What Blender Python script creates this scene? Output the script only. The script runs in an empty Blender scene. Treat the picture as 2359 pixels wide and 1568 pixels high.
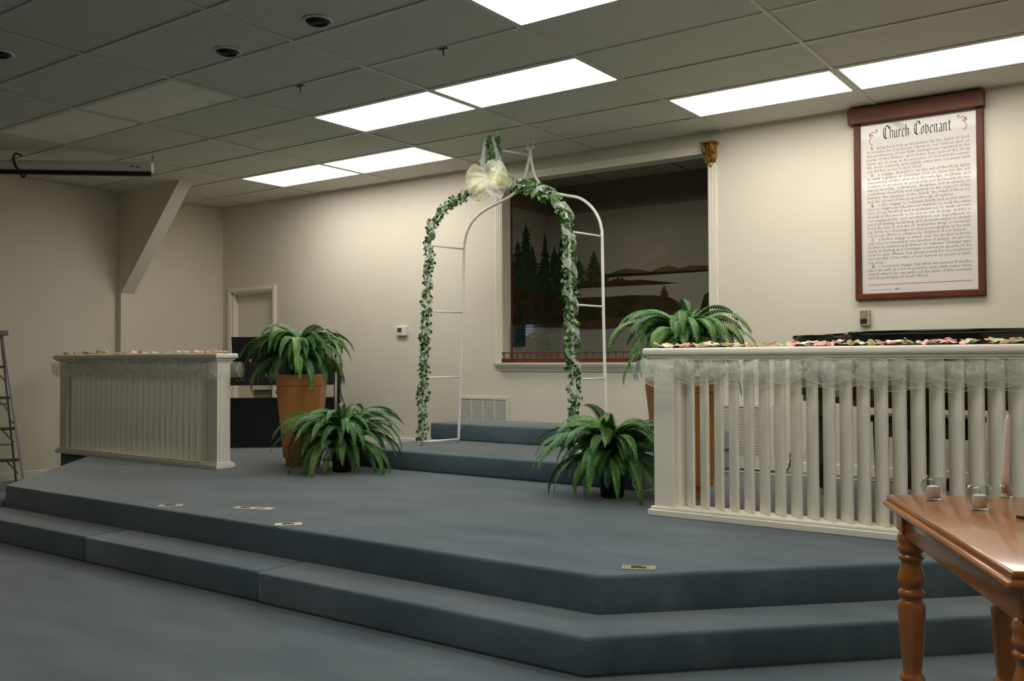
import bpy, bmesh, math, random
from mathutils import Vector, Matrix, noise
random.seed(7)
sc = bpy.context.scene
COL = sc.collection
R = math.radians
PI = math.pi

# ------------------------------------------------------------------ camera, world, exposure
CAM = (5.441, -3.674, 1.207)
YAW, PITCH, ROLL = -0.6217, 0.0209, -0.0042
f_ = Vector((math.sin(YAW) * math.cos(PITCH), math.cos(YAW) * math.cos(PITCH), math.sin(PITCH)))
r0 = Vector((math.cos(YAW), -math.sin(YAW), 0)); u0 = r0.cross(f_)
r_ = r0 * math.cos(ROLL) + u0 * math.sin(ROLL); u_ = -r0 * math.sin(ROLL) + u0 * math.cos(ROLL)
cam = bpy.data.cameras.new('camera'); cam.sensor_width = 36.0; cam.lens = 36.0 * 2124.2 / 2359.0
cam.clip_start = 0.05; cam.clip_end = 100
camo = bpy.data.objects.new('camera', cam); COL.objects.link(camo)
camo.matrix_world = Matrix((( r_.x, u_.x, -f_.x, CAM[0]), (r_.y, u_.y, -f_.y, CAM[1]), (r_.z, u_.z, -f_.z, CAM[2]), (0, 0, 0, 1)))
sc.camera = camo
w = bpy.data.worlds.new('world'); sc.world = w; w.use_nodes = True
w.node_tree.nodes['Background'].inputs[0].default_value = (0.5, 0.55, 0.65, 1)
w.node_tree.nodes['Background'].inputs[1].default_value = 0.3
LENS_POWER = 10.0            # radiance of the lit fluorescent lenses
sc.view_settings.view_transform = 'Standard'; sc.view_settings.look = 'None'
sc.view_settings.exposure = 0.0; sc.view_settings.gamma = 1.0; sc.view_settings.use_curve_mapping = False
sc.cycles.use_denoising = True
sc.cycles.max_bounces = 10; sc.cycles.diffuse_bounces = 6; sc.cycles.transparent_max_bounces = 24
sc.cycles.caustics_refractive = False; sc.cycles.caustics_reflective = False
sc.cycles.sample_clamp_indirect = 6.0

# ------------------------------------------------------------------ materials
def lin(c):
    o = []
    for v in c[:3]:
        v = v / 255.0
        o.append(v / 12.92 if v <= 0.04045 else ((v + 0.055) / 1.055) ** 2.4)
    return (*o, 1.0)

def mat(name, col, rough=0.6, col2=None, scale=(5, 5, 5), detail=3.0, lo=0.35, hi=0.65, bump=0.0, bscale=None, metal=0.0,
        spec=0.5, sheen=0.0, coat=0.0, emit=None, estr=0.0, coord='Object', trans=0.0, subsurf=0.0):
    m = bpy.data.materials.new(name); m.use_nodes = True
    nt = m.node_tree; b = nt.nodes['Principled BSDF']
    b.inputs['Base Color'].default_value = lin(col); b.inputs['Roughness'].default_value = rough
    b.inputs['Metallic'].default_value = metal; b.inputs['Specular IOR Level'].default_value = spec
    b.inputs['Sheen Weight'].default_value = sheen; b.inputs['Sheen Roughness'].default_value = 0.35; b.inputs['Coat Weight'].default_value = coat
    b.inputs['Transmission Weight'].default_value = trans
    if coat: b.inputs['Coat Roughness'].default_value = 0.06
    if emit:
        b.inputs['Emission Color'].default_value = lin(emit); b.inputs['Emission Strength'].default_value = estr
    tc = nt.nodes.new('ShaderNodeTexCoord')
    if col2:
        mp = nt.nodes.new('ShaderNodeMapping'); mp.inputs['Scale'].default_value = scale
        nz = nt.nodes.new('ShaderNodeTexNoise'); nz.inputs['Scale'].default_value = 1.0; nz.inputs['Detail'].default_value = detail
        rp = nt.nodes.new('ShaderNodeValToRGB')
        rp.color_ramp.elements[0].position = lo; rp.color_ramp.elements[0].color = lin(col)
        rp.color_ramp.elements[1].position = hi; rp.color_ramp.elements[1].color = lin(col2)
        nt.links.new(tc.outputs[coord], mp.inputs[0]); nt.links.new(mp.outputs[0], nz.inputs['Vector'])
        nt.links.new(nz.outputs['Fac'], rp.inputs[0]); nt.links.new(rp.outputs[0], b.inputs['Base Color'])
    if bump:
        n2 = nt.nodes.new('ShaderNodeTexNoise'); n2.inputs['Scale'].default_value = bscale or 200.0; n2.inputs['Detail'].default_value = 2.0
        bp = nt.nodes.new('ShaderNodeBump'); bp.inputs['Strength'].default_value = bump; bp.inputs['Distance'].default_value = 0.01
        nt.links.new(tc.outputs[coord], n2.inputs['Vector']); nt.links.new(n2.outputs['Fac'], bp.inputs['Height'])
        nt.links.new(bp.outputs[0], b.inputs['Normal'])
    return m

def tulle(name, col, alpha):
    m = bpy.data.materials.new(name); m.use_nodes = True; nt = m.node_tree
    for n in list(nt.nodes): nt.nodes.remove(n)
    out = nt.nodes.new('ShaderNodeOutputMaterial'); mx = nt.nodes.new('ShaderNodeMixShader')
    tr = nt.nodes.new('ShaderNodeBsdfTransparent'); df = nt.nodes.new('ShaderNodeBsdfDiffuse'); tl = nt.nodes.new('ShaderNodeBsdfTranslucent')
    m2 = nt.nodes.new('ShaderNodeMixShader'); m2.inputs[0].default_value = 0.5
    df.inputs[0].default_value = lin(col); tl.inputs[0].default_value = lin(col)
    nz = nt.nodes.new('ShaderNodeTexNoise'); nz.inputs['Scale'].default_value = 14.0; nz.inputs['Detail'].default_value = 3.0
    tc = nt.nodes.new('ShaderNodeTexCoord'); mr = nt.nodes.new('ShaderNodeMapRange')
    mr.inputs['From Min'].default_value = 0.35; mr.inputs['From Max'].default_value = 0.7
    mr.inputs['To Min'].default_value = alpha * 0.75; mr.inputs['To Max'].default_value = min(1, alpha * 1.35)
    nt.links.new(tc.outputs['Object'], nz.inputs['Vector']); nt.links.new(nz.outputs['Fac'], mr.inputs[0]); nt.links.new(mr.outputs[0], mx.inputs[0])
    nt.links.new(df.outputs[0], m2.inputs[1]); nt.links.new(tl.outputs[0], m2.inputs[2])
    nt.links.new(tr.outputs[0], mx.inputs[1]); nt.links.new(m2.outputs[0], mx.inputs[2]); nt.links.new(mx.outputs[0], out.inputs[0])
    return m

def glassmat(name, tint=(246, 250, 250), ior=1.45, k=0.75, pwr=4.0):
    """thin clear glass: straight-through transmission plus a Fresnel mirror reflection"""
    m = bpy.data.materials.new(name); m.use_nodes = True; nt = m.node_tree
    for n in list(nt.nodes): nt.nodes.remove(n)
    out = nt.nodes.new('ShaderNodeOutputMaterial'); tr = nt.nodes.new('ShaderNodeBsdfTransparent'); g = nt.nodes.new('ShaderNodeBsdfGlossy')
    tr.inputs[0].default_value = lin(tint); g.inputs['Roughness'].default_value = 0.0; g.inputs['Color'].default_value = (1, 1, 1, 1)
    lw = nt.nodes.new('ShaderNodeLayerWeight'); lw.inputs[0].default_value = 0.5; mx = nt.nodes.new('ShaderNodeMixShader')
    pw = nt.nodes.new('ShaderNodeMath'); pw.operation = 'POWER'; pw.inputs[1].default_value = pwr
    fr = nt.nodes.new('ShaderNodeMath'); fr.operation = 'MULTIPLY_ADD'; fr.inputs[1].default_value = k; fr.inputs[2].default_value = 0.04
    nt.links.new(lw.outputs['Facing'], pw.inputs[0]); nt.links.new(pw.outputs[0], fr.inputs[0]); nt.links.new(fr.outputs[0], mx.inputs[0]); nt.links.new(tr.outputs[0], mx.inputs[1]); nt.links.new(g.outputs[0], mx.inputs[2])
    nt.links.new(mx.outputs[0], out.inputs[0]); return m

def tilemat():
    m = mat('ceiling_tile_mat', (216, 213, 202), 0.95, spec=0.1)
    nt = m.node_tree; b = nt.nodes['Principled BSDF']; tc = nt.nodes.new('ShaderNodeTexCoord')
    vo = nt.nodes.new('ShaderNodeTexVoronoi'); vo.inputs['Scale'].default_value = 55.0
    nz = nt.nodes.new('ShaderNodeTexNoise'); nz.inputs['Scale'].default_value = 30.0
    ad = nt.nodes.new('ShaderNodeMath'); ad.operation = 'MULTIPLY_ADD'; ad.inputs[1].default_value = 0.5; ad.inputs[2].default_value = -0.2
    su = nt.nodes.new('ShaderNodeMath'); su.operation = 'ADD'
    rp = nt.nodes.new('ShaderNodeValToRGB')
    rp.color_ramp.elements[0].position = 0.12; rp.color_ramp.elements[0].color = lin((120, 118, 110))
    rp.color_ramp.elements[1].position = 0.2; rp.color_ramp.elements[1].color = lin((216, 213, 202))
    nt.links.new(tc.outputs['Object'], vo.inputs['Vector']); nt.links.new(tc.outputs['Object'], nz.inputs['Vector'])
    nt.links.new(nz.outputs['Fac'], ad.inputs[0]); nt.links.new(ad.outputs[0], su.inputs[0]); nt.links.new(vo.outputs['Distance'], su.inputs[1])
    nt.links.new(su.outputs[0], rp.inputs[0]); nt.links.new(rp.outputs[0], b.inputs['Base Color'])
    return m

M = {}
M['wall'] = mat('wall_paint', (218, 211, 194), 0.75, (214, 206, 188), (1.2, 1.2, 1.2), bump=0.06, bscale=140, spec=0.3)
M['trim'] = mat('trim_paint', (228, 222, 205), 0.42)
M['railing'] = mat('railing_paint', (236, 232, 218), 0.4, (231, 226, 211), (3, 3, 3))
M['tile'] = tilemat()
M['grid'] = mat('grid_metal', (214, 210, 198), 0.5)
M['fixture'] = mat('fixture_enamel', (205, 203, 196), 0.45)
M['lens_on'] = mat('lit_lens', (250, 250, 250), 0.6, emit=(255, 251, 243), estr=LENS_POWER)
M['lens_off'] = mat('unlit_lens', (246, 243, 228), 0.5, (240, 236, 220), (3, 3, 3))
M['carpet'] = mat('carpet', (70, 88, 98), 1.0, (95, 110, 117), (1.8, 5.5, 2.2), 5.0, 0.3, 0.7, bump=0.22, bscale=420, spec=0.05, sheen=1.0)
M['white_metal'] = mat('white_enamel', (232, 230, 222), 0.35)
M['black'] = mat('black_satin', (14, 14, 16), 0.45)
M['blackgloss'] = mat('black_lacquer', (9, 9, 10), 0.12, coat=0.5)
M['blackcloth'] = mat('black_panel', (13, 14, 18), 0.8)
M['oak'] = mat('oak_veneer', (182, 124, 66), 0.45, (160, 104, 52), (9, 9, 1.1), 5.0, 0.3, 0.7)
M['cherry'] = mat('cherry_wood', (104, 54, 26), 0.45, (80, 38, 18), (3, 14, 14), 5.0, 0.3, 0.7, spec=0.3)
M['cherry_v'] = mat('cherry_wood_upright', (98, 48, 26), 0.45, (74, 34, 18), (14, 14, 2), 5.0, 0.3, 0.7, spec=0.3)
M['darkwood'] = mat('gallery_wood', (108, 52, 30), 0.4, (84, 38, 20), (12, 4, 4))
M['table'] = mat('table_wood', (180, 114, 52), 0.2, (154, 92, 38), (1.2, 9, 9), 6.0, 0.3, 0.72, coat=0.25)
M['table_leg'] = mat('table_leg_wood', (170, 104, 46), 0.28, (140, 82, 34), (24, 24, 2), 5.0, 0.3, 0.72, coat=0.3)
M['gold'] = mat('gilded', (206, 158, 84), 0.38, (140, 98, 46), (30, 30, 30), 3.0, 0.35, 0.6, metal=0.75)
M['paper'] = mat('laminated_paper', (212, 207, 199), 0.4, spec=0.4, coat=0.55)
M['ink'] = mat('black_ink', (52, 48, 46), 0.7)
M['inkgrey'] = mat('grey_ink', (112, 104, 98), 0.8)
M['inkred'] = mat('red_ink', (186, 92, 78), 0.8)
M['fern'] = [mat('fern_leaf_%d' % i, a, 0.5, b_, (14, 14, 14), 2.0) for i, (a, b_) in enumerate([((56, 106, 42), (92, 142, 64)), ((44, 90, 38), (72, 120, 54)), ((68, 116, 48), (106, 152, 74)), ((40, 94, 46), (68, 128, 70)), ((80, 120, 54), (124, 158, 82))])]
M['fernstem'] = mat('fern_stem', (104, 112, 50), 0.6)
M['ivy'] = [mat('ivy_leaf_%d' % i, a, 0.45, b_, (20, 20, 20), 2.0) for i, (a, b_) in enumerate([((66, 106, 54), (98, 140, 74)), ((50, 88, 46), (76, 118, 60)), ((118, 156, 82), (150, 184, 104))])]
M['vine'] = mat('vine_stem', (74, 84, 48), 0.7)
M['tulle'] = tulle('white_tulle', (255, 255, 255), 0.40)
M['tulle_rail'] = tulle('white_swag_tulle', (255, 255, 255), 0.22)
M['tulle_green'] = tulle('green_swag_tulle', (222, 234, 172), 0.2)
M['tulle_hem'] = tulle('tulle_hem', (255, 255, 255), 0.4)
M['tulle_crease'] = tulle('tulle_crease', (255, 255, 255), 0.3)
M['tulle_cream'] = tulle('cream_tulle', (250, 247, 208), 0.36)
M['petal'] = [mat('petal_pink', (246, 184, 176), 0.7, (253, 216, 208), (30, 30, 30)), mat('petal_rose', (238, 146, 142), 0.7, (248, 182, 176), (30, 30, 30)),
              mat('petal_green', (196, 208, 142), 0.7, (220, 226, 172), (30, 30, 30)), mat('petal_cream', (244, 232, 206), 0.7, (252, 244, 226), (30, 30, 30))]
M['pot'] = mat('dark_pot', (24, 26, 24), 0.6)
M['soil'] = mat('moss', (40, 44, 28), 1.0)
M['alu'] = mat('aluminium', (150, 146, 150), 0.4, metal=0.7)
M['aludark'] = mat('ladder_tread', (96, 90, 92), 0.5, metal=0.5)
M['vent'] = mat('vent_enamel', (214, 210, 200), 0.45)
M['ventdark'] = mat('vent_duct', (40, 38, 34), 0.9)
M['plastic'] = mat('white_plastic', (226, 224, 216), 0.4)
M['beige'] = mat('beige_plastic', (170, 152, 118), 0.45)
M['taupe'] = mat('taupe_plastic', (140, 128, 110), 0.45)
M['lcd'] = mat('lcd', (72, 80, 74), 0.25)
M['screen_case'] = mat('screen_case', (232, 226, 214), 0.5)
M['brass'] = mat('brass_plate', (188, 176, 140), 0.4, (160, 148, 116), (40, 40, 40), metal=0.35)
M['ivory'] = mat('ivory_plate', (216, 208, 178), 0.5)
M['glass'] = glassmat('clear_glass'); M['cupglass'] = glassmat('cup_glass', (244, 247, 246), k=0.9, pwr=2.2)
M['wax'] = mat('white_wax', (244, 232, 226), 0.5, spec=0.4)
M['waxpink'] = mat('pale_pink_wax', (236, 216, 208), 0.4)
M['wick'] = mat('wick', (40, 36, 32), 0.9)
M['cord'] = mat('white_cord', (222, 218, 208), 0.6)
M['chrome'] = mat('chrome', (160, 156, 160), 0.22, metal=0.9)
M['book1'] = mat('book_cover', (58, 46, 34), 0.7); M['book2'] = mat('book_cover_tan', (132, 116, 88), 0.7); M['pages'] = mat('book_pages', (170, 158, 134), 0.9)
M['day'] = mat('daylight_pane', (220, 226, 255), 0.5, emit=(206, 214, 255), estr=1.3)
M['blind'] = mat('blind_slat', (220, 218, 214), 0.5)
def mural(n, a, b_, s=(9, 9, 9), d=5.0): M[n] = mat(n, a, 0.85, b_, s, d, 0.3, 0.7, spec=0.15)
mural('paint_sky', (166, 158, 140), (152, 144, 130), (1.2, 1.2, 3))
mural('paint_top', (128, 119, 104), (118, 110, 96))
mural('paint_water', (164, 159, 146), (152, 147, 136), (1, 1, 8))
mural('paint_hill', (104, 84, 66), (92, 76, 60)); mural('paint_hill_gold', (112, 92, 52), (96, 80, 50), (40, 4, 4))
mural('paint_shore', (44, 46, 40), (34, 36, 32)); mural('paint_island', (84, 54, 32), (38, 38, 26), (10, 10, 20))
mural('paint_bush', (88, 62, 40), (60, 48, 32), (24, 24, 24)); mural('paint_fore', (36, 46, 30), (74, 62, 38), (8, 8, 12), 6.0)
mural('paint_earth', (96, 68, 54), (74, 58, 44)); mural('paint_tree', (36, 52, 40), (62, 80, 54), (22, 22, 14), 6.0)
mural('paint_tree_far', (78, 84, 58), (52, 60, 42), (20, 20, 14), 6.0); mural('paint_rust', (80, 60, 38), (38, 44, 30), (9, 9, 9), 6.0)
mural('paint_snow', (160, 150, 132), (150, 140, 122)); mural('tank_wall', (176, 170, 156), (168, 162, 148)); mural('alcove_ceiling', (170, 166, 154), (160, 156, 146))
mural('curtain', (34, 54, 66), (26, 44, 56))

# ------------------------------------------------------------------ mesh builder
class MB:
    def __init__(s): s.V = []; s.F = []
    def add(s, vs, fs):
        o = len(s.V); s.V += [tuple(v) for v in vs]; s.F += [tuple(i + o for i in f) for f in fs]; return s
    def box(s, x0, x1, y0, y1, z0, z1):
        return s.add([(x0, y0, z0), (x1, y0, z0), (x1, y1, z0), (x0, y1, z0), (x0, y0, z1), (x1, y0, z1), (x1, y1, z1), (x0, y1, z1)],
                     [(0, 3, 2, 1), (4, 5, 6, 7), (0, 1, 5, 4), (1, 2, 6, 5), (2, 3, 7, 6), (3, 0, 4, 7)])
    def prism(s, poly, z0, z1):
        n = len(poly)
        return s.add([(x, y, z0) for x, y in poly] + [(x, y, z1) for x, y in poly],
                     [tuple(range(n))[::-1], tuple(range(n, 2 * n))] + [(i, (i + 1) % n, n + (i + 1) % n, n + i) for i in range(n)])
    def loft(s, rings, caps=True):
        n = len(rings[0]); vs = [v for r in rings for v in r]; fs = []
        for k in range(len(rings) - 1):
            for i in range(n):
                fs.append((k * n + i, k * n + (i + 1) % n, (k + 1) * n + (i + 1) % n, (k + 1) * n + i))
        if caps: fs += [tuple(range(n))[::-1], tuple(range((len(rings) - 1) * n, len(rings) * n))]
        return s.add(vs, fs)
    def tube(s, path, r, n=8, closed=False):
        P = [Vector(p) for p in path]; rings = []; N = len(P)
        rr = r if isinstance(r, (list, tuple)) else [r] * N
        t0 = (P[1] - P[0]).normalized(); a = Vector((0, 0, 1)) if abs(t0.z) < 0.9 else Vector((1, 0, 0)); nrm = (a - t0 * a.dot(t0)).normalized()
        for i in range(N):
            t = (P[min(i + 1, N - 1)] - P[max(i - 1, 0)]).normalized()
            nrm = (nrm - t * nrm.dot(t)).normalized(); b = t.cross(nrm)
            rings.append([P[i] + (nrm * math.cos(2 * PI * k / n) + b * math.sin(2 * PI * k / n)) * rr[i] for k in range(n)])
        return s.loft(rings)
    def lathe(s, prof, n=20, c=(0, 0, 0), caps=True):
        return s.loft([[(c[0] + r * math.cos(2 * PI * k / n), c[1] + r * math.sin(2 * PI * k / n), c[2] + z) for k in range(n)] for r, z in prof], caps)
    def grid(s, fn, nu, nv):
        vs = [fn(i / nu, j / nv) for i in range(nu + 1) for j in range(nv + 1)]
        return s.add(vs, [(i * (nv + 1) + j, (i + 1) * (nv + 1) + j, (i + 1) * (nv + 1) + j + 1, i * (nv + 1) + j + 1) for i in range(nu) for j in range(nv)])
    def mesh(s, name, smooth=False, bevel=0.0, seg=2, ang=30):
        me = bpy.data.meshes.new(name); me.from_pydata(s.V, [], s.F)
        bm = bmesh.new(); bm.from_mesh(me)
        bmesh.ops.recalc_face_normals(bm, faces=bm.faces)
        if bevel:
            es = [e for e in bm.edges if len(e.link_faces) == 2 and e.calc_face_angle(0) > R(ang)]
            bmesh.ops.bevel(bm, geom=es, offset=bevel, segments=seg, profile=0.5, affect='EDGES', clamp_overlap=True)
        bm.to_mesh(me); bm.free()
        if smooth:
            me.polygons.foreach_set('use_smooth', [True] * len(me.polygons))
            if smooth != 'all':
                try: me.set_sharp_from_angle(angle=R(40))
                except Exception: pass
        return me
    def build(s, name, m, parent=None, smooth=False, bevel=0.0, seg=2, local=False, ang=30):
        me = s.mesh(name, smooth, bevel, seg, ang); me.materials.append(m)
        return link(name, me, parent, local)

def link(name, me, parent=None, local=False):
    o = bpy.data.objects.new(name, me); COL.objects.link(o)
    if parent is not None:
        o.parent = parent
        if not local:
            root = parent
            off = Vector((0, 0, 0))
            while root is not None: off += Vector(root.location); root = root.parent
            o.location = -off
    return o

def tag(o, label=None, cat=None, group=None, kind=None):
    if label: o['label'] = label
    if cat: o['category'] = cat
    if group: o['group'] = group
    if kind: o['kind'] = kind
    return o

def thing(name, label, cat, loc=(0, 0, 0), rz=0.0, group=None):
    o = bpy.data.objects.new(name, None); o.empty_display_size = 0.1; COL.objects.link(o)
    o.location = loc; o.rotation_euler = (0, 0, rz)
    return tag(o, label, cat, group)

def struct(o, label=None): o['kind'] = 'structure'; return tag(o, label) if label else o

def textmesh(txt, size=1.0, res=2):
    cu = bpy.data.curves.new('txt', 'FONT'); cu.body = txt; cu.size = size; cu.resolution_u = res; cu.fill_mode = 'FRONT'
    o = bpy.data.objects.new('txt', cu); COL.objects.link(o)
    dg = bpy.context.evaluated_depsgraph_get(); dg.update()
    me = o.evaluated_get(dg).to_mesh()
    vs = [tuple(v.co) for v in me.vertices]; fs = [tuple(p.vertices) for p in me.polygons]
    o.evaluated_get(dg).to_mesh_clear(); bpy.data.objects.remove(o); bpy.data.curves.remove(cu)
    return vs, fs

def spline(pts, n=8):
    """Catmull-Rom through pts"""
    P = [Vector(p) for p in pts]; out = []
    for i in range(len(P) - 1):
        a = P[max(i - 1, 0)]; b = P[i]; c = P[i + 1]; d = P[min(i + 2, len(P) - 1)]
        for k in range(n):
            t = k / n
            out.append(0.5 * ((2 * b) + (c - a) * t + (2 * a - 5 * b + 4 * c - d) * t * t + (3 * b - a - 3 * c + d) * t ** 3))
    out.append(P[-1]); return out

def resample(P, n):
    L = [0]
    for a, b in zip(P, P[1:]): L.append(L[-1] + (b - a).length)
    out = []; k = 0
    for i in range(n + 1):
        t = L[-1] * i / n
        while k < len(P) - 2 and L[k + 1] < t: k += 1
        q = (t - L[k]) / max(L[k + 1] - L[k], 1e-9); out.append(P[k].lerp(P[k + 1], q))
    return out, L[-1]

# ------------------------------------------------------------------ room dimensions
XL, XR, YB, YF, ZC = -4.16, 6.4, 3.55, -8.6, 3.10
SZ, TZ = 0.31, 0.155       # stage floor, step tread
P1, P2 = 0.465, 0.62       # the two raised platforms at the back

struct(MB().box(XL - .2, XR + .2, YF - .2, YB + .14, -0.12, 0).build('floor', M['carpet']), 'blue grey carpeted floor')

# back wall with door and baptistry openings
wb = MB(); WT = 0.12
DX0, DX1, DZ = -3.98, -3.215, 2.04
WX0, WX1, WZ0, WZ1 = 0.165, 2.30, 1.165, 2.925
for x0, x1, z0, z1 in [(XL - .2, DX0, 0, ZC), (DX0, DX1, DZ, ZC), (DX1, WX0, 0, ZC), (WX0, WX1, 0, WZ0), (WX0, WX1, WZ1, ZC), (WX1, XR + .2, 0, ZC)]:
    wb.box(x0, x1, YB, YB + WT, z0, z1 + (0.15 if z1 == ZC else 0))
struct(wb.build('wall_back', M['wall']), 'cream painted back wall behind the stage')
# left wall with a window out of view
LY0, LY1, LZ0, LZ1 = -3.3, -2.85, 0.95, 1.95
wl = MB()
for y0, y1, z0, z1 in [(YF - .2, LY0, 0, ZC), (LY1, YB, 0, ZC), (LY0, LY1, 0, LZ0), (LY0, LY1, LZ1, ZC)]:
    wl.box(XL - .15, XL, y0, y1, z0, z1 + (0.15 if z1 == ZC else 0))
struct(wl.build('wall_left', M['wall']), 'cream painted left wall')
struct(MB().box(XR, XR + .15, YF - .2, YB, 0, ZC + .15).build('wall_right', M['wall']), 'cream painted right wall')
struct(MB().box(XL, XR, YF - .15, YF, 0, ZC + .15).build('wall_front', M['wall']), 'cream painted wall at the far end of the hall')
wn = MB().box(XL - .14, XL - .12, LY0, LY1, LZ0, LZ1).build('window_1', M['day']); struct(wn, 'daylit window in the left wall')
wf = MB()
for y0, y1, z0, z1 in [(LY0 - .05, LY0, LZ0 - .05, LZ1 + .05), (LY1, LY1 + .05, LZ0 - .05, LZ1 + .05), (LY0, LY1, LZ0 - .05, LZ0), (LY0, LY1, LZ1, LZ1 + .05)]: wf.box(XL, XL + .02, y0, y1, z0, z1)
wf.build('window_frame', M['trim'], wn)
for k in range(18):
    z = LZ0 + .03 + k * .055; MB().box(XL - .1, XL - .06, LY0, LY1, z, z + .012).build('blind_slat', M['blind'], wn)

# boxed-in slanting brace on the left wall
br = MB(); by0, by1 = 2.13, 2.29
br.loft([[(x, by0, z) for x, z in [(XL, 0), (-4.075, 0), (-4.075, 1.965), (-2.985, ZC + .02), (XL, ZC + .02)]],
         [(x, by1, z) for x, z in [(XL, 0), (-4.075, 0), (-4.075, 1.965), (-2.985, ZC + .02), (XL, ZC + .02)]]])
struct(br.build('trim_1', M['wall']), 'boxed-in slanting roof brace on the left wall')

# baseboards
def baseb(name, segs):
    m = MB()
    for x0, x1, y0, y1, z0 in segs: m.box(x0, x1, y0, y1, z0, z0 + .085)
    return struct(m.build(name, M['trim'], bevel=.006))
baseb('baseboard_back', [(DX1 + .07, -2.96, YB - .014, YB, 0), (-2.93, -.262, YB - .014, YB, SZ), (2.49, 5.4, YB - .014, YB, SZ)])
baseb('baseboard_left', [(XL, XL + .014, YF, by0, 0), (XL, XL + .014, by1, YB - .02, 0)])

# door in the back left corner
d = MB().box(DX0 + .02, DX1 - .02, YB + .075, YB + .115, 0.005, DZ - .02).build('door_1', M['trim']); struct(d, 'plain white door with moulded casing in the back corner')
dj = MB(); dj.box(DX0, DX0 + .02, YB, YB + WT, 0, DZ).box(DX1 - .02, DX1, YB, YB + WT, 0, DZ).box(DX0, DX1, YB, YB + WT, DZ - .02, DZ)
dj.build('jamb', M['trim'], d)
for nm, a in [('casing', (DX0 - .075, DX0, 0, DZ + .06)), ('casing', (DX1, DX1 + .065, 0, DZ + .06)), ('head_casing', (DX0, DX1, DZ, DZ + .06))]:
    o = MB().box(a[0], a[1], YB - .02, YB, a[2], a[3]).build(nm, M['trim'], d, bevel=.005)
    x0, x1 = (a[0] + .02, a[1] - .02)
    if nm == 'casing': MB().box(x0, x1, YB - .027, YB - .019, a[2], a[3] - .02).build('casing_bead', M['trim'], o, bevel=.003)
    else: MB().box(a[0] - .04, a[1] + .04, YB - .027, YB - .019, a[2] + .018, a[3] - .02).build('casing_bead', M['trim'], o, bevel=.003)

# ------------------------------------------------------------------ stage
stage = [(-1.50, -.345), (3.49, -.345), (4.99, 1.155), (5.55, 1.155), (5.55, YB), (-2.95, YB), (-2.95, 2.9), (-3.53, 2.32), (-3.53, 1.155), (-3.0, 1.155)]
struct(MB().prism(stage, 0, SZ).build('stage_platform', M['carpet'], bevel=.018, seg=4, smooth=True), 'wide blue carpeted stage with angled corners')
def step(poly, label): struct(MB().prism(poly, 0, TZ).build('stage_step', M['carpet'], bevel=.018, seg=4, smooth=True), label)
o2 = .30 * math.sqrt(2)
step([(-1.508, -.35), (-3.1, 1.25), (-3.1 - .21, 1.25 - .21), (-1.63, -.64)], 'carpeted step box along the left angled stage edge')
step([(-1.50, -.35), (-1.62, -.645), (.098, -.645), (.098, -.35)], 'carpeted step box left of the first seam')
step([(.106, -.35), (.106, -.65), (1.705, -.65), (1.705, -.35)], 'carpeted step box between the two seams')
step([(1.715, -.35), (1.715, -.66), (3.612, -.66), (5.2, .928), (4.99, 1.145), (3.494, -.35)], 'carpeted step box from the second seam round the right angled corner')
struct(MB().box(-.255, 2.475, 1.95, YB - .002, SZ, P1).build('raised_platform', M['carpet'], bevel=.018, seg=4, smooth=True), 'lower blue carpeted platform under the wedding arch')
struct(MB().box(-.262, 2.482, 2.95, YB - .002, P1, P2).build('raised_platform', M['carpet'], bevel=.018, seg=4, smooth=True), 'upper blue carpeted platform against the back wall')

# ------------------------------------------------------------------ ceiling: tiles, grid, fixtures
ceil = MB().box(XL - .15, XR + .15, YF - .15, YB + .1, ZC + .15, ZC + .2).build('ceiling', M['tile']); struct(ceil, 'suspended ceiling of white speckled tiles')
GU, GV = 1.2192, 0.6096
LIT = [(0, 2), (1, 2), (-2, 4), (-1, 4), (2, 4), (3, 4), (2, 0), (3, 0), (2, -4), (3, -4)]; UNLIT = [(-1, 0), (-2, 0)]  # last LIT pair is added behind the camera as fill for the railing fronts
tilecache = {}
for u in range(-4, 6):
    for v in range(-15, 6):
        if (u, v) in LIT or (u, v) in UNLIT: continue
        x0, x1 = max(u * GU, XL), min((u + 1) * GU, XR); y0, y1 = max(v * GV, YF), min((v + 1) * GV, YB)
        if x1 - x0 < .02 or y1 - y0 < .02: continue
        key = (round(x1 - x0, 3), round(y1 - y0, 3))
        if key not in tilecache:
            a, b_ = key; me = MB().box(-a / 2, a / 2, -b_ / 2, b_ / 2, 0, .016).mesh('ceiling_tile'); me.materials.append(M['tile']); tilecache[key] = me
        o = link('ceiling_tile', tilecache[key], ceil, True); o.location = ((x0 + x1) / 2, (y0 + y1) / 2, ZC + .007 + random.uniform(0, .002))
for u in range(-3, 6):
    MB().box(u * GU - .012, u * GU + .012, YF, YB, ZC, ZC + .006).build('grid_runner', M['grid'], ceil)
for v in range(-14, 6):
    MB().box(XL, XR, v * GV - .012, v * GV + .012, ZC + .001, ZC + .0065).build('grid_runner', M['grid'], ceil)
MB().box(XL, XR, YB - .022, YB, ZC - .001, ZC + .006).box(XL, XL + .022, YF, YB - .023, ZC - .001, ZC + .006).build('wall_angle', M['grid'], ceil)
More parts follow.
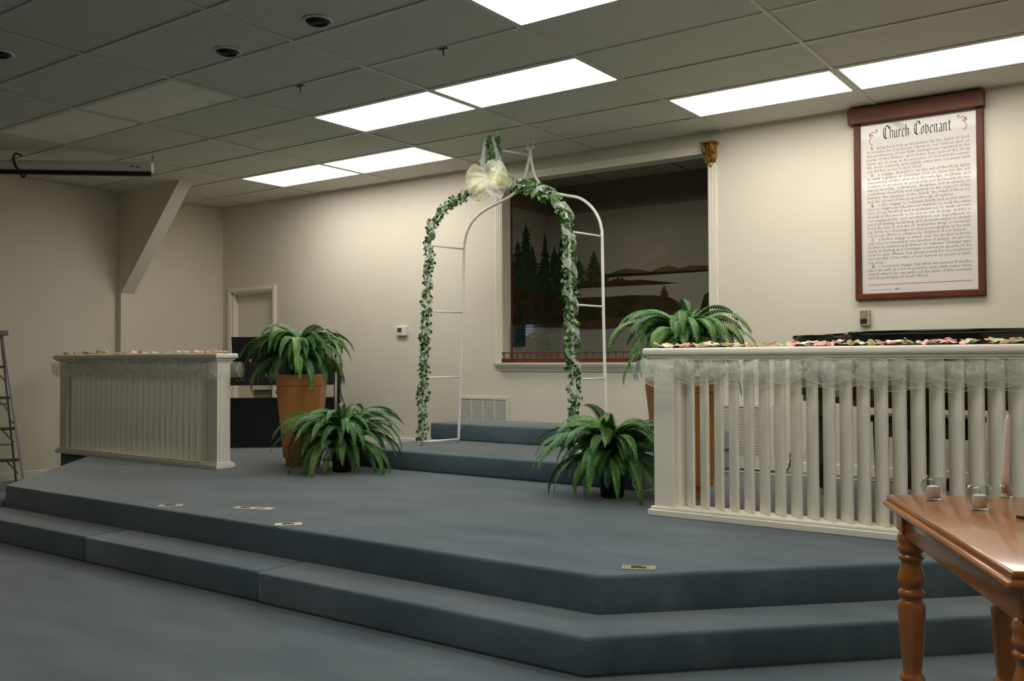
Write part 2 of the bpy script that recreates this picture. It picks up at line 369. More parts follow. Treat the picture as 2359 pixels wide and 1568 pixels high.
def fixture(u, v, lit, label):
    cx, cy = (u + .5) * GU, (v + .5) * GV
    t = thing('fluorescent_fixture', label, 'ceiling light', (cx, cy, ZC), 0, 'fluorescent ceiling panels')
    a, b_ = GU / 2 - .013, GV / 2 - .013; c = .018
    fr = MB()
    for x0, x1, y0, y1 in [(-a, a, -b_, -b_ + c), (-a, a, b_ - c, b_), (-a, -a + c, -b_ + c, b_ - c), (a - c, a, -b_ + c, b_ - c)]: fr.box(x0, x1, y0, y1, .001, .012)
    fr.build('frame', M['fixture'], t, local=True)
    MB().box(-a + c, a - c, -b_ + c, b_ - c, .007, .011).build('lens', M['lens_on' if lit else 'lens_off'], t, local=True)
    MB().box(-a, a, -b_, b_, .02, .1).build('housing', M['fixture'], t, local=True)
lb = {(0, 2): 'lit fluorescent panel in the middle pair, half toward the projection screen', (1, 2): 'lit fluorescent panel in the middle pair, half toward the covenant poster',
      (-2, 4): 'lit fluorescent panel near the back wall, half nearest the slanting brace', (-1, 4): 'lit fluorescent panel near the back wall, half nearest the wedding arch',
      (2, 4): 'lit fluorescent panel above the wall between baptistry and covenant poster', (3, 4): 'lit fluorescent panel directly above the covenant poster',
      (2, 0): 'lit fluorescent panel over the front edge of the stage', (3, 0): 'lit fluorescent panel over the stage corner by the wooden table',
      (2, -4): 'added fill light panel, out of view over the hall floor before the stage', (3, -4): 'added fill light panel, out of view over the hall floor by the wooden table',
      (-1, 0): 'switched-off fluorescent panel farther from the projection screen', (-2, 0): 'switched-off fluorescent panel beside the projection screen'}
for (u, v) in LIT: fixture(u, v, True, lb[(u, v)])
for (u, v) in UNLIT: fixture(u, v, False, lb[(u, v)])

for x, y, l in [(1.592, -.15, 'round black recessed ceiling light between the lit panels'), (.765, -.125, 'round black recessed ceiling light over the middle of the stage'), (-.39, -.93, 'round black recessed ceiling light near the switched-off panels')]:
    t = thing('recessed_light', l, 'ceiling light', (x, y, ZC), 0, 'recessed ceiling lights')
    MB().lathe([(.082, .006), (.083, .0), (.078, -.005), (.071, -.004), (.069, .006)], 28, caps=False).build('trim_ring', M['plastic'], t, smooth=True, local=True)
    bf = MB().lathe([(.07, .004), (.066, -.008), (.054, -.016), (.046, -.006), (.04, -.015), (.035, -.006), (.028, -.014), (.022, -.006), (.012, -.012), (.001, -.012)], 24)
    bf.build('baffle', M['black'], t, smooth=True, local=True)
for x, y, l in [(1.861, .616, 'small ceiling hook clipped to the grid above the arch side'), (.581, .616, 'small ceiling hook clipped to the grid near the lit middle panels')]:
    t = thing('ceiling_hook', l, 'hook', (x, y, ZC), 0, 'ceiling hooks')
    MB().box(-.032, .032, -.014, .014, -.004, .0).build('clip', M['black'], t, local=True)
    MB().tube([(0, 0, -.003), (0, 0, -.02), (.004, 0, -.036), (-.004, 0, -.04)], .004, 6).build('hook_wire', M['black'], t, local=True)
    MB().lathe([(.009, -.032), (.009, -.008), (.007, -.006)], 10, (.016, 0, 0)).build('holder', M['plastic'], t, local=True)

# ------------------------------------------------------------------ baptistry alcove behind the back wall
AX0, AX1, AY0, AY1, AZ1 = -.1, 2.56, YB + WT, 4.8, 3.09
al = MB().box(AX0 - .1, AX1 + .1, AY1 + .002, AY1 + .1, .9, AZ1 + .1).box(AX0 - .1, AX0 - .002, AY0, AY1, .9, AZ1 + .1).box(AX1 + .002, AX1 + .1, AY0, AY1, .9, AZ1 + .1).build('wall_alcove', M['tank_wall']); struct(al, 'painted alcove of the baptistry behind the back wall')
struct(MB().box(AX0, AX1, AY0, AY1, .9, .98).build('floor_alcove', M['tank_wall']), 'floor of the baptistry tank')
ac = MB().box(AX0, AX1, AY0, AY1, AZ1, AZ1 + .06).build('ceiling_alcove', M['alcove_ceiling']); struct(ac, 'tiled ceiling of the baptistry alcove')
for x in (.6, 1.55): MB().box(x - .008, x + .008, AY0, AY1, AZ1 - .004, AZ1).build('grid_runner', M['paint_top'], ac)
MB().box(AX0, AX1, 4.25, 4.266, AZ1 - .005, AZ1).build('grid_runner', M['paint_top'], ac)
for x, y in [(1.17, 3.95), (2.06, 3.92)]:
    t = thing('recessed_light', 'round dark recessed light in the baptistry ceiling ' + ('near the wedding arch' if x < 1.5 else 'near the gilded corbel'), 'ceiling light', (x, y, AZ1), 0, 'baptistry ceiling lights')
    MB().lathe([(.07, .0), (.068, -.008), (.03, -.012), (.001, -.012)], 20).build('baffle', M['black'], t, smooth=True, local=True)
mu = thing('mural', 'painted mural of a lake with dark pine trees inside the baptistry', 'mural', (1.2, AY1, 1.55))
_k = [0]
def paint(poly, m, side=False, name='painted_area'):
    _k[0] += 1; e = .0012 + .0004 * _k[0]
    if side: vs = [(AX0 + e, y, z) for y, z in poly]
    else: vs = [(x, AY1 - e, z) for x, z in poly]
    MB().add(vs, [tuple(range(len(vs)))]).build(name, M[m], mu)
def pine(x, z0, z1, hw, m, side=False, seed=0, bare=.12):
    rnd = random.Random(seed); n = 18; L = []; Rr = []; hw *= 1.35
    h = z1 - z0
    for i in range(n):
        t = i / n; zz = z1 - h * (1 - bare) * t; wd = hw * (t ** .75) * rnd.uniform(.6, 1.2) + .006
        L.append((x - wd * .5, zz)); L.append((x - wd * rnd.uniform(.9, 1.15), zz - h * .04 - rnd.uniform(0, .015) * h)); Rr.append((x + wd * .5, zz + .005 * h)); Rr.append((x + wd * rnd.uniform(.8, 1.2), zz - h * .042))
    zb = z1 - h * (1 - bare)
    poly = [(x, z1 + .03 * h)] + Rr + [(x + .012, zb - .01), (x + .015, z0), (x - .015, z0), (x - .012, zb - .01)] + L[::-1]
    paint(poly, m, side, 'painted_tree')
# side wall (left) and back wall paint
paint([(AY0, 2.8), (AY1, 2.78), (AY1, AZ1), (AY0, AZ1)], 'paint_top', True); paint([(AY0, 1.55), (AY1, 1.55), (AY1, 2.78), (AY0, 2.8)], 'paint_sky', True, 'painted_sky')
paint([(AX0, 2.775), (AX1, 2.775), (AX1, AZ1), (AX0, AZ1)], 'paint_top'); paint([(AX0, 1.8), (AX1, 1.8), (AX1, 2.775), (AX0, 2.775)], 'paint_sky', False, 'painted_sky')
paint([(AX0, 1.5), (AX1, 1.62), (AX1, 2.09), (AX0, 2.09)], 'paint_water', False, 'painted_lake')
paint([(.9, 2.1), (1.1, 2.2), (1.22, 2.24), (1.34, 2.33), (1.42, 2.27), (1.5, 2.25), (1.6, 2.17), (1.75, 2.12), (2.0, 2.1)], 'paint_snow', False, 'painted_mountain')
paint([(.5, 2.075), (.57, 2.09), (.67, 2.12), (.82, 2.15), (.92, 2.14), (1.0, 2.13), (1.12, 2.1), (1.2, 2.13), (1.32, 2.152), (1.44, 2.115), (1.55, 2.135), (1.74, 2.125), (2.0, 2.14), (2.3, 2.12), (AX1, 2.13), (AX1, 2.07), (1.12, 2.068)], 'paint_hill', False, 'painted_hills')
paint([(1.15, 2.08), (1.2, 2.115), (1.3, 2.135), (1.4, 2.11), (1.43, 2.085)], 'paint_hill_gold', False, 'painted_hills')
paint([(.5, 2.068), (.57, 2.092), (.72, 2.105), (1.12, 2.092), (1.41, 2.09), (1.74, 2.085), (AX1, 2.083), (AX1, 2.068), (1.12, 2.066)], 'paint_shore', False, 'painted_shore')
paint([(AX0, 2.05), (.24, 2.04), (.4, 2.05), (.54, 2.05), (.62, 2.03), (.72, 2.03), (.87, 2.025), (1.0, 2.025), (1.12, 2.01), (1.3, 1.985), (1.44, 1.965), (1.22, 1.965), (.87, 1.968), (.24, 1.97), (AX0, 1.97)], 'paint_island', False, 'painted_island')
for bx, bh in ((.69, .05), (.735, .062), (.785, .055), (.83, .035)): paint([(bx - .034, 2.0), (bx - .032, 2.0 + bh * .5), (bx - .018, 2.0 + bh * .9), (bx - .004, 2.0 + bh * .95), (bx + .008, 2.0 + bh * 1.1), (bx + .022, 2.0 + bh * .8), (bx + .034, 2.0 + bh * .45), (bx + .036, 2.0)], 'paint_bush', False, 'painted_bush')
paint([(AX0, 1.87), (.24, 1.87), (.61, 1.865), (.9, 1.87), (1.17, 1.855), (1.36, 1.82), (1.45, 1.76), (1.48, 1.63), (1.3, 1.6), (1.02, 1.58), (.61, 1.53), (.3, 1.535), (AX0, 1.56)], 'paint_fore', False, 'painted_bank')
paint([(.2, 1.60), (.6, 1.64), (1.0, 1.66), (1.45, 1.7), (1.8, 1.66), (1.73, 1.63), (1.41, 1.6), (1.02, 1.565), (.6, 1.53), (.2, 1.53)], 'paint_earth', False, 'painted_bank')
paint([(1.66, 1.7), (1.7, 1.83), (1.8, 1.9), (2.1, 1.86), (2.5, 1.84), (AX1, 1.6), (1.7, 1.62)], 'paint_rust', False, 'painted_bank')
pine(.45, 1.98, 2.36, .11, 'paint_tree_far', seed=3); pine(.26, 1.95, 2.3, .12, 'paint_tree_far', seed=4); pine(.06, 1.8, 2.56, .16, 'paint_tree', seed=5); pine(-.05, 1.8, 2.45, .14, 'paint_tree', seed=9)
pine(1.27, 1.81, 1.95, .05, 'paint_bush', seed=6)
pine(.17, 1.86, 2.2, .1, 'paint_tree', seed=10); pine(.56, 1.97, 2.18, .08, 'paint_tree_far', seed=12)
for y, z0, z1, hw, s_ in [(4.16, 1.75, 2.46, .2, 11), (4.31, 1.75, 2.66, .26, 12), (4.42, 1.75, 2.44, .2, 13), (4.67, 1.75, 2.58, .17, 14), (4.56, 1.75, 2.2, .12, 15), (4.05, 1.75, 2.3, .16, 16), (3.9, 1.75, 2.35, .14, 17)]:
    pine(y, z0, z1, hw, 'paint_tree', True, s_, .05)
paint([(AY0, 1.9), (4.0, 2.0), (4.2, 1.96), (4.45, 1.9), (AY1, 1.92), (AY1, 1.56), (AY0, 1.56)], 'paint_rust', True, 'painted_bank')
paint([(AY0, 1.8), (4.2, 1.84), (AY1, 1.76), (AY1, 1.56), (AY0, 1.56)], 'paint_fore', True, 'painted_bank')
cb = MB().prism([(AX0 + .004, 4.0), (AX0 + .03, 4.0), (AX0 + .03, 4.26), (AX0 + .004, 4.26)], 1.35, 1.56).build('tank_curtain', M['curtain']); tag(cb, 'dark teal cloth panel on the baptistry side wall', 'curtain')
# framed dark edge behind the opening and the glass
struct(MB().box(AX0 + .19, AX0 + .268, AY0 + .005, AY0 + .03, 1.17, 2.95).build('trim_2', M['darkwood']), 'dark upright edge inside the baptistry opening')
gl = MB().box(WX0 + .004, WX1 - .004, YB + .085, YB + .091, WZ0 + .005, 1.545).build('splash_glass', M['glass']); tag(gl, 'low clear glass splash panel across the baptistry opening', 'glass panel')

# casing, sill, header of the baptistry opening
wc = MB().box(WX0 - .085, WX0, YB - .02, YB, WZ0 + .005, 2.87).build('trim_3', M['trim'], bevel=.004); struct(wc, 'fluted white casing left of the baptistry opening')
for k in range(3): MB().box(WX0 - .074 + k * .024, WX0 - .06 + k * .024, YB - .027, YB - .019, WZ0 + .005, 2.87).build('flute', M['trim'], wc, bevel=.003)
wc = MB().box(WX1, WX1 + .085, YB - .02, YB, WZ0 + .005, 2.87).build('trim_4', M['trim'], bevel=.004); struct(wc, 'fluted white casing right of the baptistry opening')
for k in range(3): MB().box(WX1 + .012 + k * .024, WX1 + .026 + k * .024, YB - .027, YB - .019, WZ0 + .005, 2.87).build('flute', M['trim'], wc, bevel=.003)
hd = MB().box(WX0 + .03, WX1 - .03, YB - .03, YB, WZ1, 3.0).build('trim_5', M['trim'], bevel=.004); struct(hd, 'white header board above the baptistry opening')
MB().box(WX0 + .03, WX1 - .03, YB - .04, YB - .03, WZ1 + .0, WZ1 + .018).build('bead', M['trim'], hd, bevel=.003)
sl = MB(); sx0, sx1 = WX0 - .09, WX1 + .09
prof = [(0, 1.095), (-.012, 1.098), (-.02, 1.11), (-.024, 1.12), (-.034, 1.126), (-.04, 1.14), (-.05, 1.146), (-.056, 1.158), (-.06, 1.166), (-.06, 1.18), (0, 1.18)]
sl.loft([[(sx0 - y * -1.0 if False else sx0 - (-y) + .06, YB + y, z) for y, z in prof], [(sx1 + (-y) - .06, YB + y, z) for y, z in prof]])
so = sl.build('trim_6', M['trim'], smooth=True); struct(so, 'moulded white sill below the baptistry opening')
MB().box(WX0, WX1, YB, YB + WT, WZ0, WZ0 + .015).build('sill_board', M['trim'], so)
# corbels
def corbel(x, label):
    t = thing('gilded_corbel', label, 'corbel', (x, YB, 2.84), 0, 'gilded corbels')
    MB().box(-.068, .068, -.105, -.0, .155, .172).build('top_plate', M['gold'], t, bevel=.004, local=True)
    S = spline([(-.094, 0, .152), (-.1, 0, .12), (-.086, 0, .09), (-.062, 0, .075), (-.05, 0, .055), (-.056, 0, .03), (-.044, 0, .008), (-.022, 0, .0), (-.004, 0, .0)], 6)
    for k, xx in enumerate((-.034, .0, .034)):
        m = MB(); wd = .014 if k != 1 else .012
        inner = [(p.x, p.z) for p in S] + [(-.004, .155)]
        m.loft([[(xx - wd, y + (.008 if k == 1 else 0), z) for y, z in inner], [(xx + wd, y + (.008 if k == 1 else 0), z) for y, z in inner]])
        m.build('scroll_rib', M['gold'], t, bevel=.004, local=True, ang=50)
    MB().loft([[(-.045, y, z) for y, z in [(-.002, .0), (-.03, .01), (-.042, .05), (-.06, .085), (-.075, .15), (-.002, .155)]], [(.045, y, z) for y, z in [(-.002, .0), (-.03, .01), (-.042, .05), (-.06, .085), (-.075, .15), (-.002, .155)]]]).build('core', M['gold'], t, local=True)
    for s_ in (-1, 1):
        ring = [(s_ * .05, -.062 + .026 * math.cos(a), .118 + .03 * math.sin(a)) for a in [2 * PI * k / 14 for k in range(15)]]
        MB().tube(ring, .007, 6).build('volute', M['gold'], t, smooth=True, local=True)
    MB().lathe([(.001, -.035), (.012, -.03), (.02, -.012), (.018, 0)], 10, (0, -.024, .0)).build('drop', M['gold'], t, smooth=True, local=True)
corbel(WX0 - .045, 'gilded scroll corbel partly hidden behind the tulle bow'); corbel(WX1 + .03, 'gilded scroll corbel on the casing beside the covenant poster wall')
# little spindle gallery on the sill
ga = thing('spindle_rail', 'low dark wooden spindle rail along the baptistry sill', 'railing', (1.2, YB - .02, 1.18))
MB().box(WX0 + .0, WX1, YB - .035, YB - .005, 1.18, 1.222).build('base_strip', M['darkwood'], ga, bevel=.004)
MB().box(WX0 + .0, WX1, YB - .032, YB - .01, 1.268, 1.28).build('top_rail', M['darkwood'], ga, bevel=.003)
sp = MB().lathe([(.006, 0), (.006, .006), (.0035, .01), (.006, .02), (.0045, .03), (.0035, .037), (.006, .041), (.006, .046)], 8).mesh('spindle', True); sp.materials.append(M['darkwood'])
for k in range(28):
    o = link('spindle', sp, ga, True); o.location = Vector((WX0 + .022 + k * .0768, YB - .021, 1.222)) - ga.location

# ------------------------------------------------------------------ vents, thermostat, intercom, outlets
def vent(x0, x1, z0, z1, cols, label):
    t = thing('wall_vent', label, 'vent', ((x0 + x1) / 2, YB, z0), 0, 'return air grilles')
    MB().box(x0 + .01, x1 - .01, YB - .004, YB, z0 + .01, z1 - .01).build('backing', M['ventdark'], t)
    b_ = .026; fr = MB()
    for a in [(x0, x1, z0, z0 + b_), (x0, x1, z1 - b_, z1), (x0, x0 + b_, z0 + b_, z1 - b_), (x1 - b_, x1, z0 + b_, z1 - b_)]: fr.box(a[0], a[1], YB - .014, YB, a[2], a[3])
    fr.build('frame', M['vent'], t)
    for c in range(1, cols):
        xx = x0 + b_ + (x1 - x0 - 2 * b_) * c / cols; MB().box(xx - .005, xx + .005, YB - .012, YB - .002, z0 + b_, z1 - b_).build('mullion', M['vent'], t)
    n = int((z1 - z0 - 2 * b_) / .0125)
    me = MB().loft([[(x0 + b_, YB - .012, 0), (x0 + b_, YB - .011, .0062), (x0 + b_, YB - .003, .0085), (x0 + b_, YB - .003, .002)], [(x1 - b_, YB - .012, 0), (x1 - b_, YB - .011, .0062), (x1 - b_, YB - .003, .0085), (x1 - b_, YB - .003, .002)]]).mesh('slat'); me.materials.append(M['vent'])
    for k in range(n):
        o = link('slat', me, t); o.location.z += z0 + b_ + .003 + k * .0125
    for sx in (x0 + .09, x1 - .09): MB().lathe([(.005, 0), (.004, .003)], 8).build('screw', M['chrome'], t).location += Vector((sx, YB - .013, z1 - .013))
vent(-.394, .225, .50, .845, 4, 'white louvred wall grille above the raised platform')
vent(2.385, 2.84, .395, .84, 3, 'white louvred wall grille behind the railing before the grand piano')
t = thing('thermostat', 'small white thermostat with grey display on the wall', 'thermostat', (-1.15, YB, 1.46))
MB().box(-1.225, -1.078, YB - .03, YB, 1.462, 1.562).build('body', M['plastic'], t, bevel=.008)
MB().box(-1.2, -1.14, YB - .032, YB - .029, 1.5, 1.548).build('display', M['lcd'], t)
for k in range(4): MB().box(-1.2 + k * .016, -1.19 + k * .016, YB - .0325, YB - .029, 1.478, 1.486).build('button', M['vent'], t)
t = thing('intercom_box', 'small beige wall box with dark grille below the covenant poster', 'wall box', (3.55, YB, 1.45))
MB().box(3.522, 3.594, YB - .032, YB, 1.452, 1.572).build('body', M['beige'], t, bevel=.004)
MB().box(3.524, 3.575, YB - .036, YB - .031, 1.505, 1.568).build('cover', M['taupe'], t, bevel=.002)
MB().box(3.526, 3.574, YB - .036, YB - .031, 1.47, 1.5).build('grille', M['black'], t)
t = thing('wall_outlet', 'beige outlet plate with plugged black cord behind the railing', 'outlet', (3.02, YB, .38))
MB().box(2.955, 3.09, YB - .008, YB, .39, .49).build('plate', M['ivory'], t, bevel=.003)
MB().box(2.972, 3.0, YB - .03, YB - .007, .43, .46).build('plug', M['black'], t, bevel=.003)
for z in (.42, .455): MB().box(3.04, 3.068, YB - .01, YB - .007, z - .012, z + .012).build('socket', M['taupe'], t)
MB().tube(spline([(2.986, YB - .02, .44), (2.98, YB - .04, .40), (2.965, YB - .05, .335), (2.9, YB - .08, .3185), (2.6, YB - .1, .3185)], 5), .005, 6).build('plug_cord', M['black'], t)

def floorbox(x, y, n, rz, label, m='ivory'):
    t = thing('floor_outlet', label, 'floor outlet', (x, y, SZ), rz)
    a = .052 * n + .02
    MB().box(-a, a, -.036, .036, 0, .004).build('plate', M[m], t, local=True, bevel=.001)
    for k in range(n):
        cx = (k - (n - 1) / 2) * .1
        MB().box(cx - .032, cx + .032, -.017, .017, .0035, .006).build('socket_cover', M['black' if k % 2 == 0 else 'brass'], t, local=True)
        MB().lathe([(.009, .004), (.009, .0075), (.004, .008)], 8, (cx + .02, 0, 0)).build('screw', M['brass'], t, local=True)
floorbox(.37, -.245, 1, R(45), 'ivory floor outlet plate half hidden at the stage edge')
floorbox(.88, -.02, 2, R(22), 'double ivory and black floor outlet plate on the stage')
floorbox(1.485, -.265, 1, R(45), 'ivory floor outlet plate at the stage front edge')
floorbox(3.56, -.12, 1, R(25), 'dull brass floor outlet near the stage corner', 'brass')

# ------------------------------------------------------------------ stage railings
def railing(x0, x1, post_at, lou, label):
    """louvred railing along X; lou = turn of each slat in degrees"""
    yc = 1.20
    t = thing('stage_railing', label, 'railing', ((x0 + x1) / 2, yc, SZ))
    z0, z1 = SZ, 1.27
    b_ = MB().box(x0 - .03, x1 + .03, yc - .095, yc + .095, z0, z0 + .038).build('base_rail', M['railing'], t, bevel=.006)
    MB().box(x0 - .018, x1 + .018, yc - .08, yc + .08, z0 + .038, z0 + .054).build('base_moulding', M['railing'], b_, bevel=.006)
    tr = MB().box(x0 - .05, x1 + .05, yc - .115, yc + .115, z1 - .042, z1).build('top_rail', M['railing'], t, bevel=.014, seg=4, smooth=True)
    MB().box(x0 - .03, x1 + .03, yc - .095, yc + .095, z1 - .056, z1 - .042).build('cap_moulding', M['railing'], tr, bevel=.005)
    MB().box(x0 - .015, x1 + .015, yc - .08, yc + .08, z1 - .068, z1 - .056).build('cap_moulding', M['railing'], tr)
    pw = .125
    for xx, s_ in ((x0, 1), (x1, -1)):
        a, c = (xx, xx + pw) if s_ > 0 else (xx - pw, xx)
        po = MB().box(a, c, yc - .066, yc + .066, z0 + .05, z1 - .06).build('end_post', M['railing'], t, bevel=.004)
        e = xx - .004 * s_
        MB().box(min(xx, e), max(xx, e), yc - .04, yc + .04, z0 + .06, z1 - .08).build('post_panel', M['railing'], po, bevel=.001)
        q0, q1 = (c, c + .03) if s_ > 0 else (a - .03, a)
        MB().box(q0, q1, yc - .03, yc + .05, z0 + .05, z1 - .06).build('inner_batten', M['railing'], t, bevel=.003)
    L = x1 - x0 - 2 * pw - .06; n = round(L / .0875); st = L / n
    me = MB().box(-.0105, .0105, -.054, .054, 0, z1 - z0 - .118).mesh('baluster', True, .009, 4); me.materials.append(M['railing'])
    for k in range(n):
        o = link('baluster', me, t, True)
        o.location = Vector((x0 + pw + .03 + (k + .5) * st, yc, z0 + .052)) - t.location; o.rotation_euler = (0, 0, R(lou))
    return t
railing(-3.50, -1.02, 'r', -28, 'white louvred railing in front of the electric piano')
railing(3.00, 5.48, 'l', 45, 'white louvred railing in front of the grand piano')

# tulle swags along the railings
def swag_layer(x0, x1, yoff, top, bot, seed, amp=1.0, fq=118):
    """one sheer layer: gathered in uneven bunches, creased diagonally, scalloped below"""
    rnd = random.Random(seed); gx = [x0]
    while gx[-1] < x1: gx.append(gx[-1] + rnd.uniform(.16, .34))
    lean = [rnd.uniform(-1, 1) for _ in gx]; dip = [rnd.uniform(.0, .022) for _ in gx]; hop = [rnd.uniform(-.012, .02) for _ in gx]
    def fn(u, v):
        x = x0 + (x1 - x0) * u; k = max(i for i in range(len(gx)) if gx[i] <= x + 1e-6); k = min(k, len(gx) - 2)
        q = (x - gx[k]) / (gx[k + 1] - gx[k]); sc_ = math.sin(PI * q)
        zt = top + hop[k] * (1 - q) + hop[k + 1] * q - .012 * sc_; zb = bot + .018 - (.02 + dip[k]) * sc_ ** .7
        z = zt + (zb - zt) * v
        ph = x * 21 + lean[k] * 4.2 * v + seed
        crease = abs(math.sin(ph + 1.6 * noise.noise(Vector((x * 3, v * 2, seed))))) ** .6
        pinch = .35 + .65 * sc_
        y = 1.092 - yoff - amp * (.012 + .030 * pinch * math.sin(PI * min(1, .12 + v * .9))) * (.35 + .65 * crease) + .010 * noise.noise(Vector((x * 14 + v * 5 * lean[k], v * 3, seed + 3)))
        am = max(0, noise.noise(Vector((x * 4 + lean[k] * v * .5, seed, 7))) + .25)
        xf = (.016 * 118 / fq) * am * math.sin(x * fq + lean[k] * 7 * v + 3 * noise.noise(Vector((x * 5, v * 2.5, seed + 4)))) * math.sin(PI * min(1, .1 + v * .9))
        zf = .008 * math.sin(v * 26 + x * 17 * lean[k] + seed) * max(0, noise.noise(Vector((x * 3.5, v * 2, seed + 11))) + .1) * 2
        return (x + .03 * lean[k] * math.sin(PI * v) * pinch + xf, min(y, 1.1), z + zf * math.sin(PI * v))
    return MB().grid(fn, int((x1 - x0) / .007), 16), fn
def swag_thing(x0, x1, label, endx, s0, fq=118):
    t = thing('tulle_swag', label, 'swag', ((x0 + x1) / 2, 1.08, 1.06))
    for k, (m, yo, tp, bt, am) in enumerate([('tulle_green', 0, 1.2, 1.062, .6), ('tulle_rail', .012, 1.205, 1.07, 1.0), ('tulle_rail', .022, 1.195, 1.1, 1.1)]):
        g, fn = swag_layer(x0, x1, yo, tp, bt, s0 + k * 3, am, fq)
        ly = g.build('green_layer' if 'green' in m else 'white_layer', M[m], t, smooth='all')
        n = int((x1 - x0) / .012)
        MB().tube([fn(i / n, 1.0) for i in range(n + 1)], .0015, 4).build('hem', M['tulle_hem'], ly, smooth='all')
        rc = random.Random(s0 + k); u = .01
        while u < .985:
            du = rc.uniform(-.03, .03); c1 = rc.uniform(.55, 1.0); P = [fn(min(.995, max(.005, u + du * q)), q * c1) for q in [j / 7 for j in range(8)]]
            wc_ = rc.uniform(.004, .011)
            MB().grid(lambda a, b_: (P[int(a * 7 + .5)][0] + (b_ - .5) * wc_ * (.25 + math.sin(PI * a)), P[int(a * 7 + .5)][1] - .0015 - .003 * math.sin(PI * b_), P[int(a * 7 + .5)][2] + (b_ - .5) * wc_ * .5), 7, 2).build('crease', M['tulle_crease'], ly, smooth='all')
            u += rc.uniform(.02, .06)
    sx = 1 if endx > (x0 + x1) / 2 else -1
    def fe(u, v):
        y = 1.075 + .25 * u; q = noise.noise(Vector((y * 7, v * 2, s0)))
        return (endx + sx * (.045 + .03 * math.sin(PI * v) * abs(math.sin(u * 7 + v)) + .012 * q), y, 1.2 - (.13 + .03 * q) * v)
    MB().grid(fe, 20, 10).build('end_wrap', M['tulle_rail'], t, smooth='all')
    def fp(u, v):
        a = 2 * PI * u; rr = .026 * math.sin(PI * (v * .9 + .06)) * (1 + .3 * math.sin(a * 4 + v * 3) + .35 * noise.noise(Vector((math.cos(a) * 2, math.sin(a) * 2, v * 4 + s0))))
        return (endx + sx * (.05 + .6 * rr * math.cos(a)), 1.285 + rr * math.sin(a), 1.195 - .12 * v)
    MB().grid(fp, 28, 8).build('end_puff', M['tulle_green'], t, smooth='all')
    return t
swag_thing(-3.53, -.94, 'gathered white and green tulle swag on the railing before the electric piano', -.98, 21, 52)
swag_thing(2.965, 5.5, 'gathered white and green tulle swag on the railing before the grand piano', 2.96, 41, 84)

# silk petals on the top rails
pm = {}
for i, m in enumerate(M['petal']):
    for k in range(2):
        rnd = random.Random(i * 7 + k)
        cup = rnd.uniform(.25, .6); tw = rnd.uniform(-.4, .4)
        def fn(u, v, cup=cup, tw=tw):
            a = 2 * PI * u; rr = v
            x = .021 * rr * math.cos(a) * (1 - .18 * math.cos(a)); y = .016 * rr * math.sin(a) * (1.15 if math.cos(a) > 0 else .85)
            return (x, y, .0028 + cup * (x * x * 16 + y * y * 20) + tw * x * y * 14 + .0018 * math.sin(3 * a) * rr)
        me = MB().grid(fn, 10, 3).mesh('rose_petal', 'all'); me.materials.append(m); pm[(i, k)] = me
pl = ['pale pink', 'deep pink', 'light green', 'cream']
def petals(x0, x1, n, where, seed):
    rnd = random.Random(seed)
    for i in range(n):
        x = x0 + (x1 - x0) * (i + rnd.random()) / n
        if rnd.random() < .12: continue
        c = rnd.choices((0, 1, 2, 3), (.36, .18, .34, .12))[0]
        o = link('rose_petal', pm[(c, rnd.randint(0, 1))])
        o.location = (x, 1.2 + rnd.uniform(-.085, .06), 1.2705 + rnd.choice((0, 0, 0, .006)))
        o.rotation_euler = (rnd.uniform(-.4, .4), rnd.uniform(-.55, .55), rnd.uniform(0, 2 * PI))
        s_ = rnd.uniform(1.05, 1.6); o.scale = (s_, s_, s_)
        o.location.z += .008 * s_
        tag(o, '%s silk rose petal scattered on the railing before the %s piano' % (pl[c], where), 'petal', 'silk rose petals on the %s piano railing' % where)
petals(-3.45, -.98, 120, 'electric', 5); petals(3.0, 5.45, 165, 'grand', 9)

# ------------------------------------------------------------------ wedding arch
AY = (2.40, 2.80)
LF = [(.122, .465), (.17, 1.35), (.217, 2.221), (.226, 2.29), (.246, 2.362), (.3, 2.447), (.455, 2.553), (.62, 2.605), (.75, 2.65), (.86, 2.76), (.9, 2.88), (.913, 2.96)]
RF = [(1.70, .465), (1.668, 1.35), (1.64, 2.18), (1.634, 2.265), (1.61, 2.348), (1.556, 2.43), (1.41, 2.542), (1.24, 2.60), (1.09, 2.65), (.975, 2.76), (.937, 2.88), (.925, 2.96)]
LB = [(.206, .465), (.245, 1.32), (.275, 2.17), (.284, 2.265), (.312, 2.357), (.382, 2.452), (.505, 2.528), (.672, 2.584), (.812, 2.635), (.935, 2.747), (.98, 2.88), (.998, 2.963)]
RB = [(1.735, .465), (1.716, 1.35), (1.704, 2.16), (1.698, 2.26), (1.672, 2.352), (1.604, 2.452), (1.493, 2.534), (1.345, 2.575), (1.18, 2.63), (1.064, 2.747), (1.02, 2.88), (1.008, 2.963)]
arch = thing('wedding_arch', 'tall white metal wedding arch with heart finials', 'arch', (.95, 2.6, P1))
def path3(pts, y): return spline([(x, y, z) for x, z in pts], 8)
for pts, y in ((LF, AY[0]), (RF, AY[0]), (LB, AY[1]), (RB, AY[1])):
    MB().tube(path3(pts, y), .0125, 10).build('arch_tube', M['white_metal'], arch, smooth='all')
def xat(pts, z):
    for a, b_ in zip(pts, pts[1:]):
        if a[1] <= z <= b_[1]: return a[0] + (b_[0] - a[0]) * (z - a[1]) / (b_[1] - a[1])
for z in (1.055, 1.633, 2.203):
    MB().tube([(xat(LF, z), AY[0], z), (xat(LB, z), AY[1], z)], .008, 8).build('rung', M['white_metal'], arch, smooth='all')
    MB().tube([(xat(RF, z), AY[0], z), (xat(RB, z), AY[1], z)], .008, 8).build('rung', M['white_metal'], arch, smooth='all')
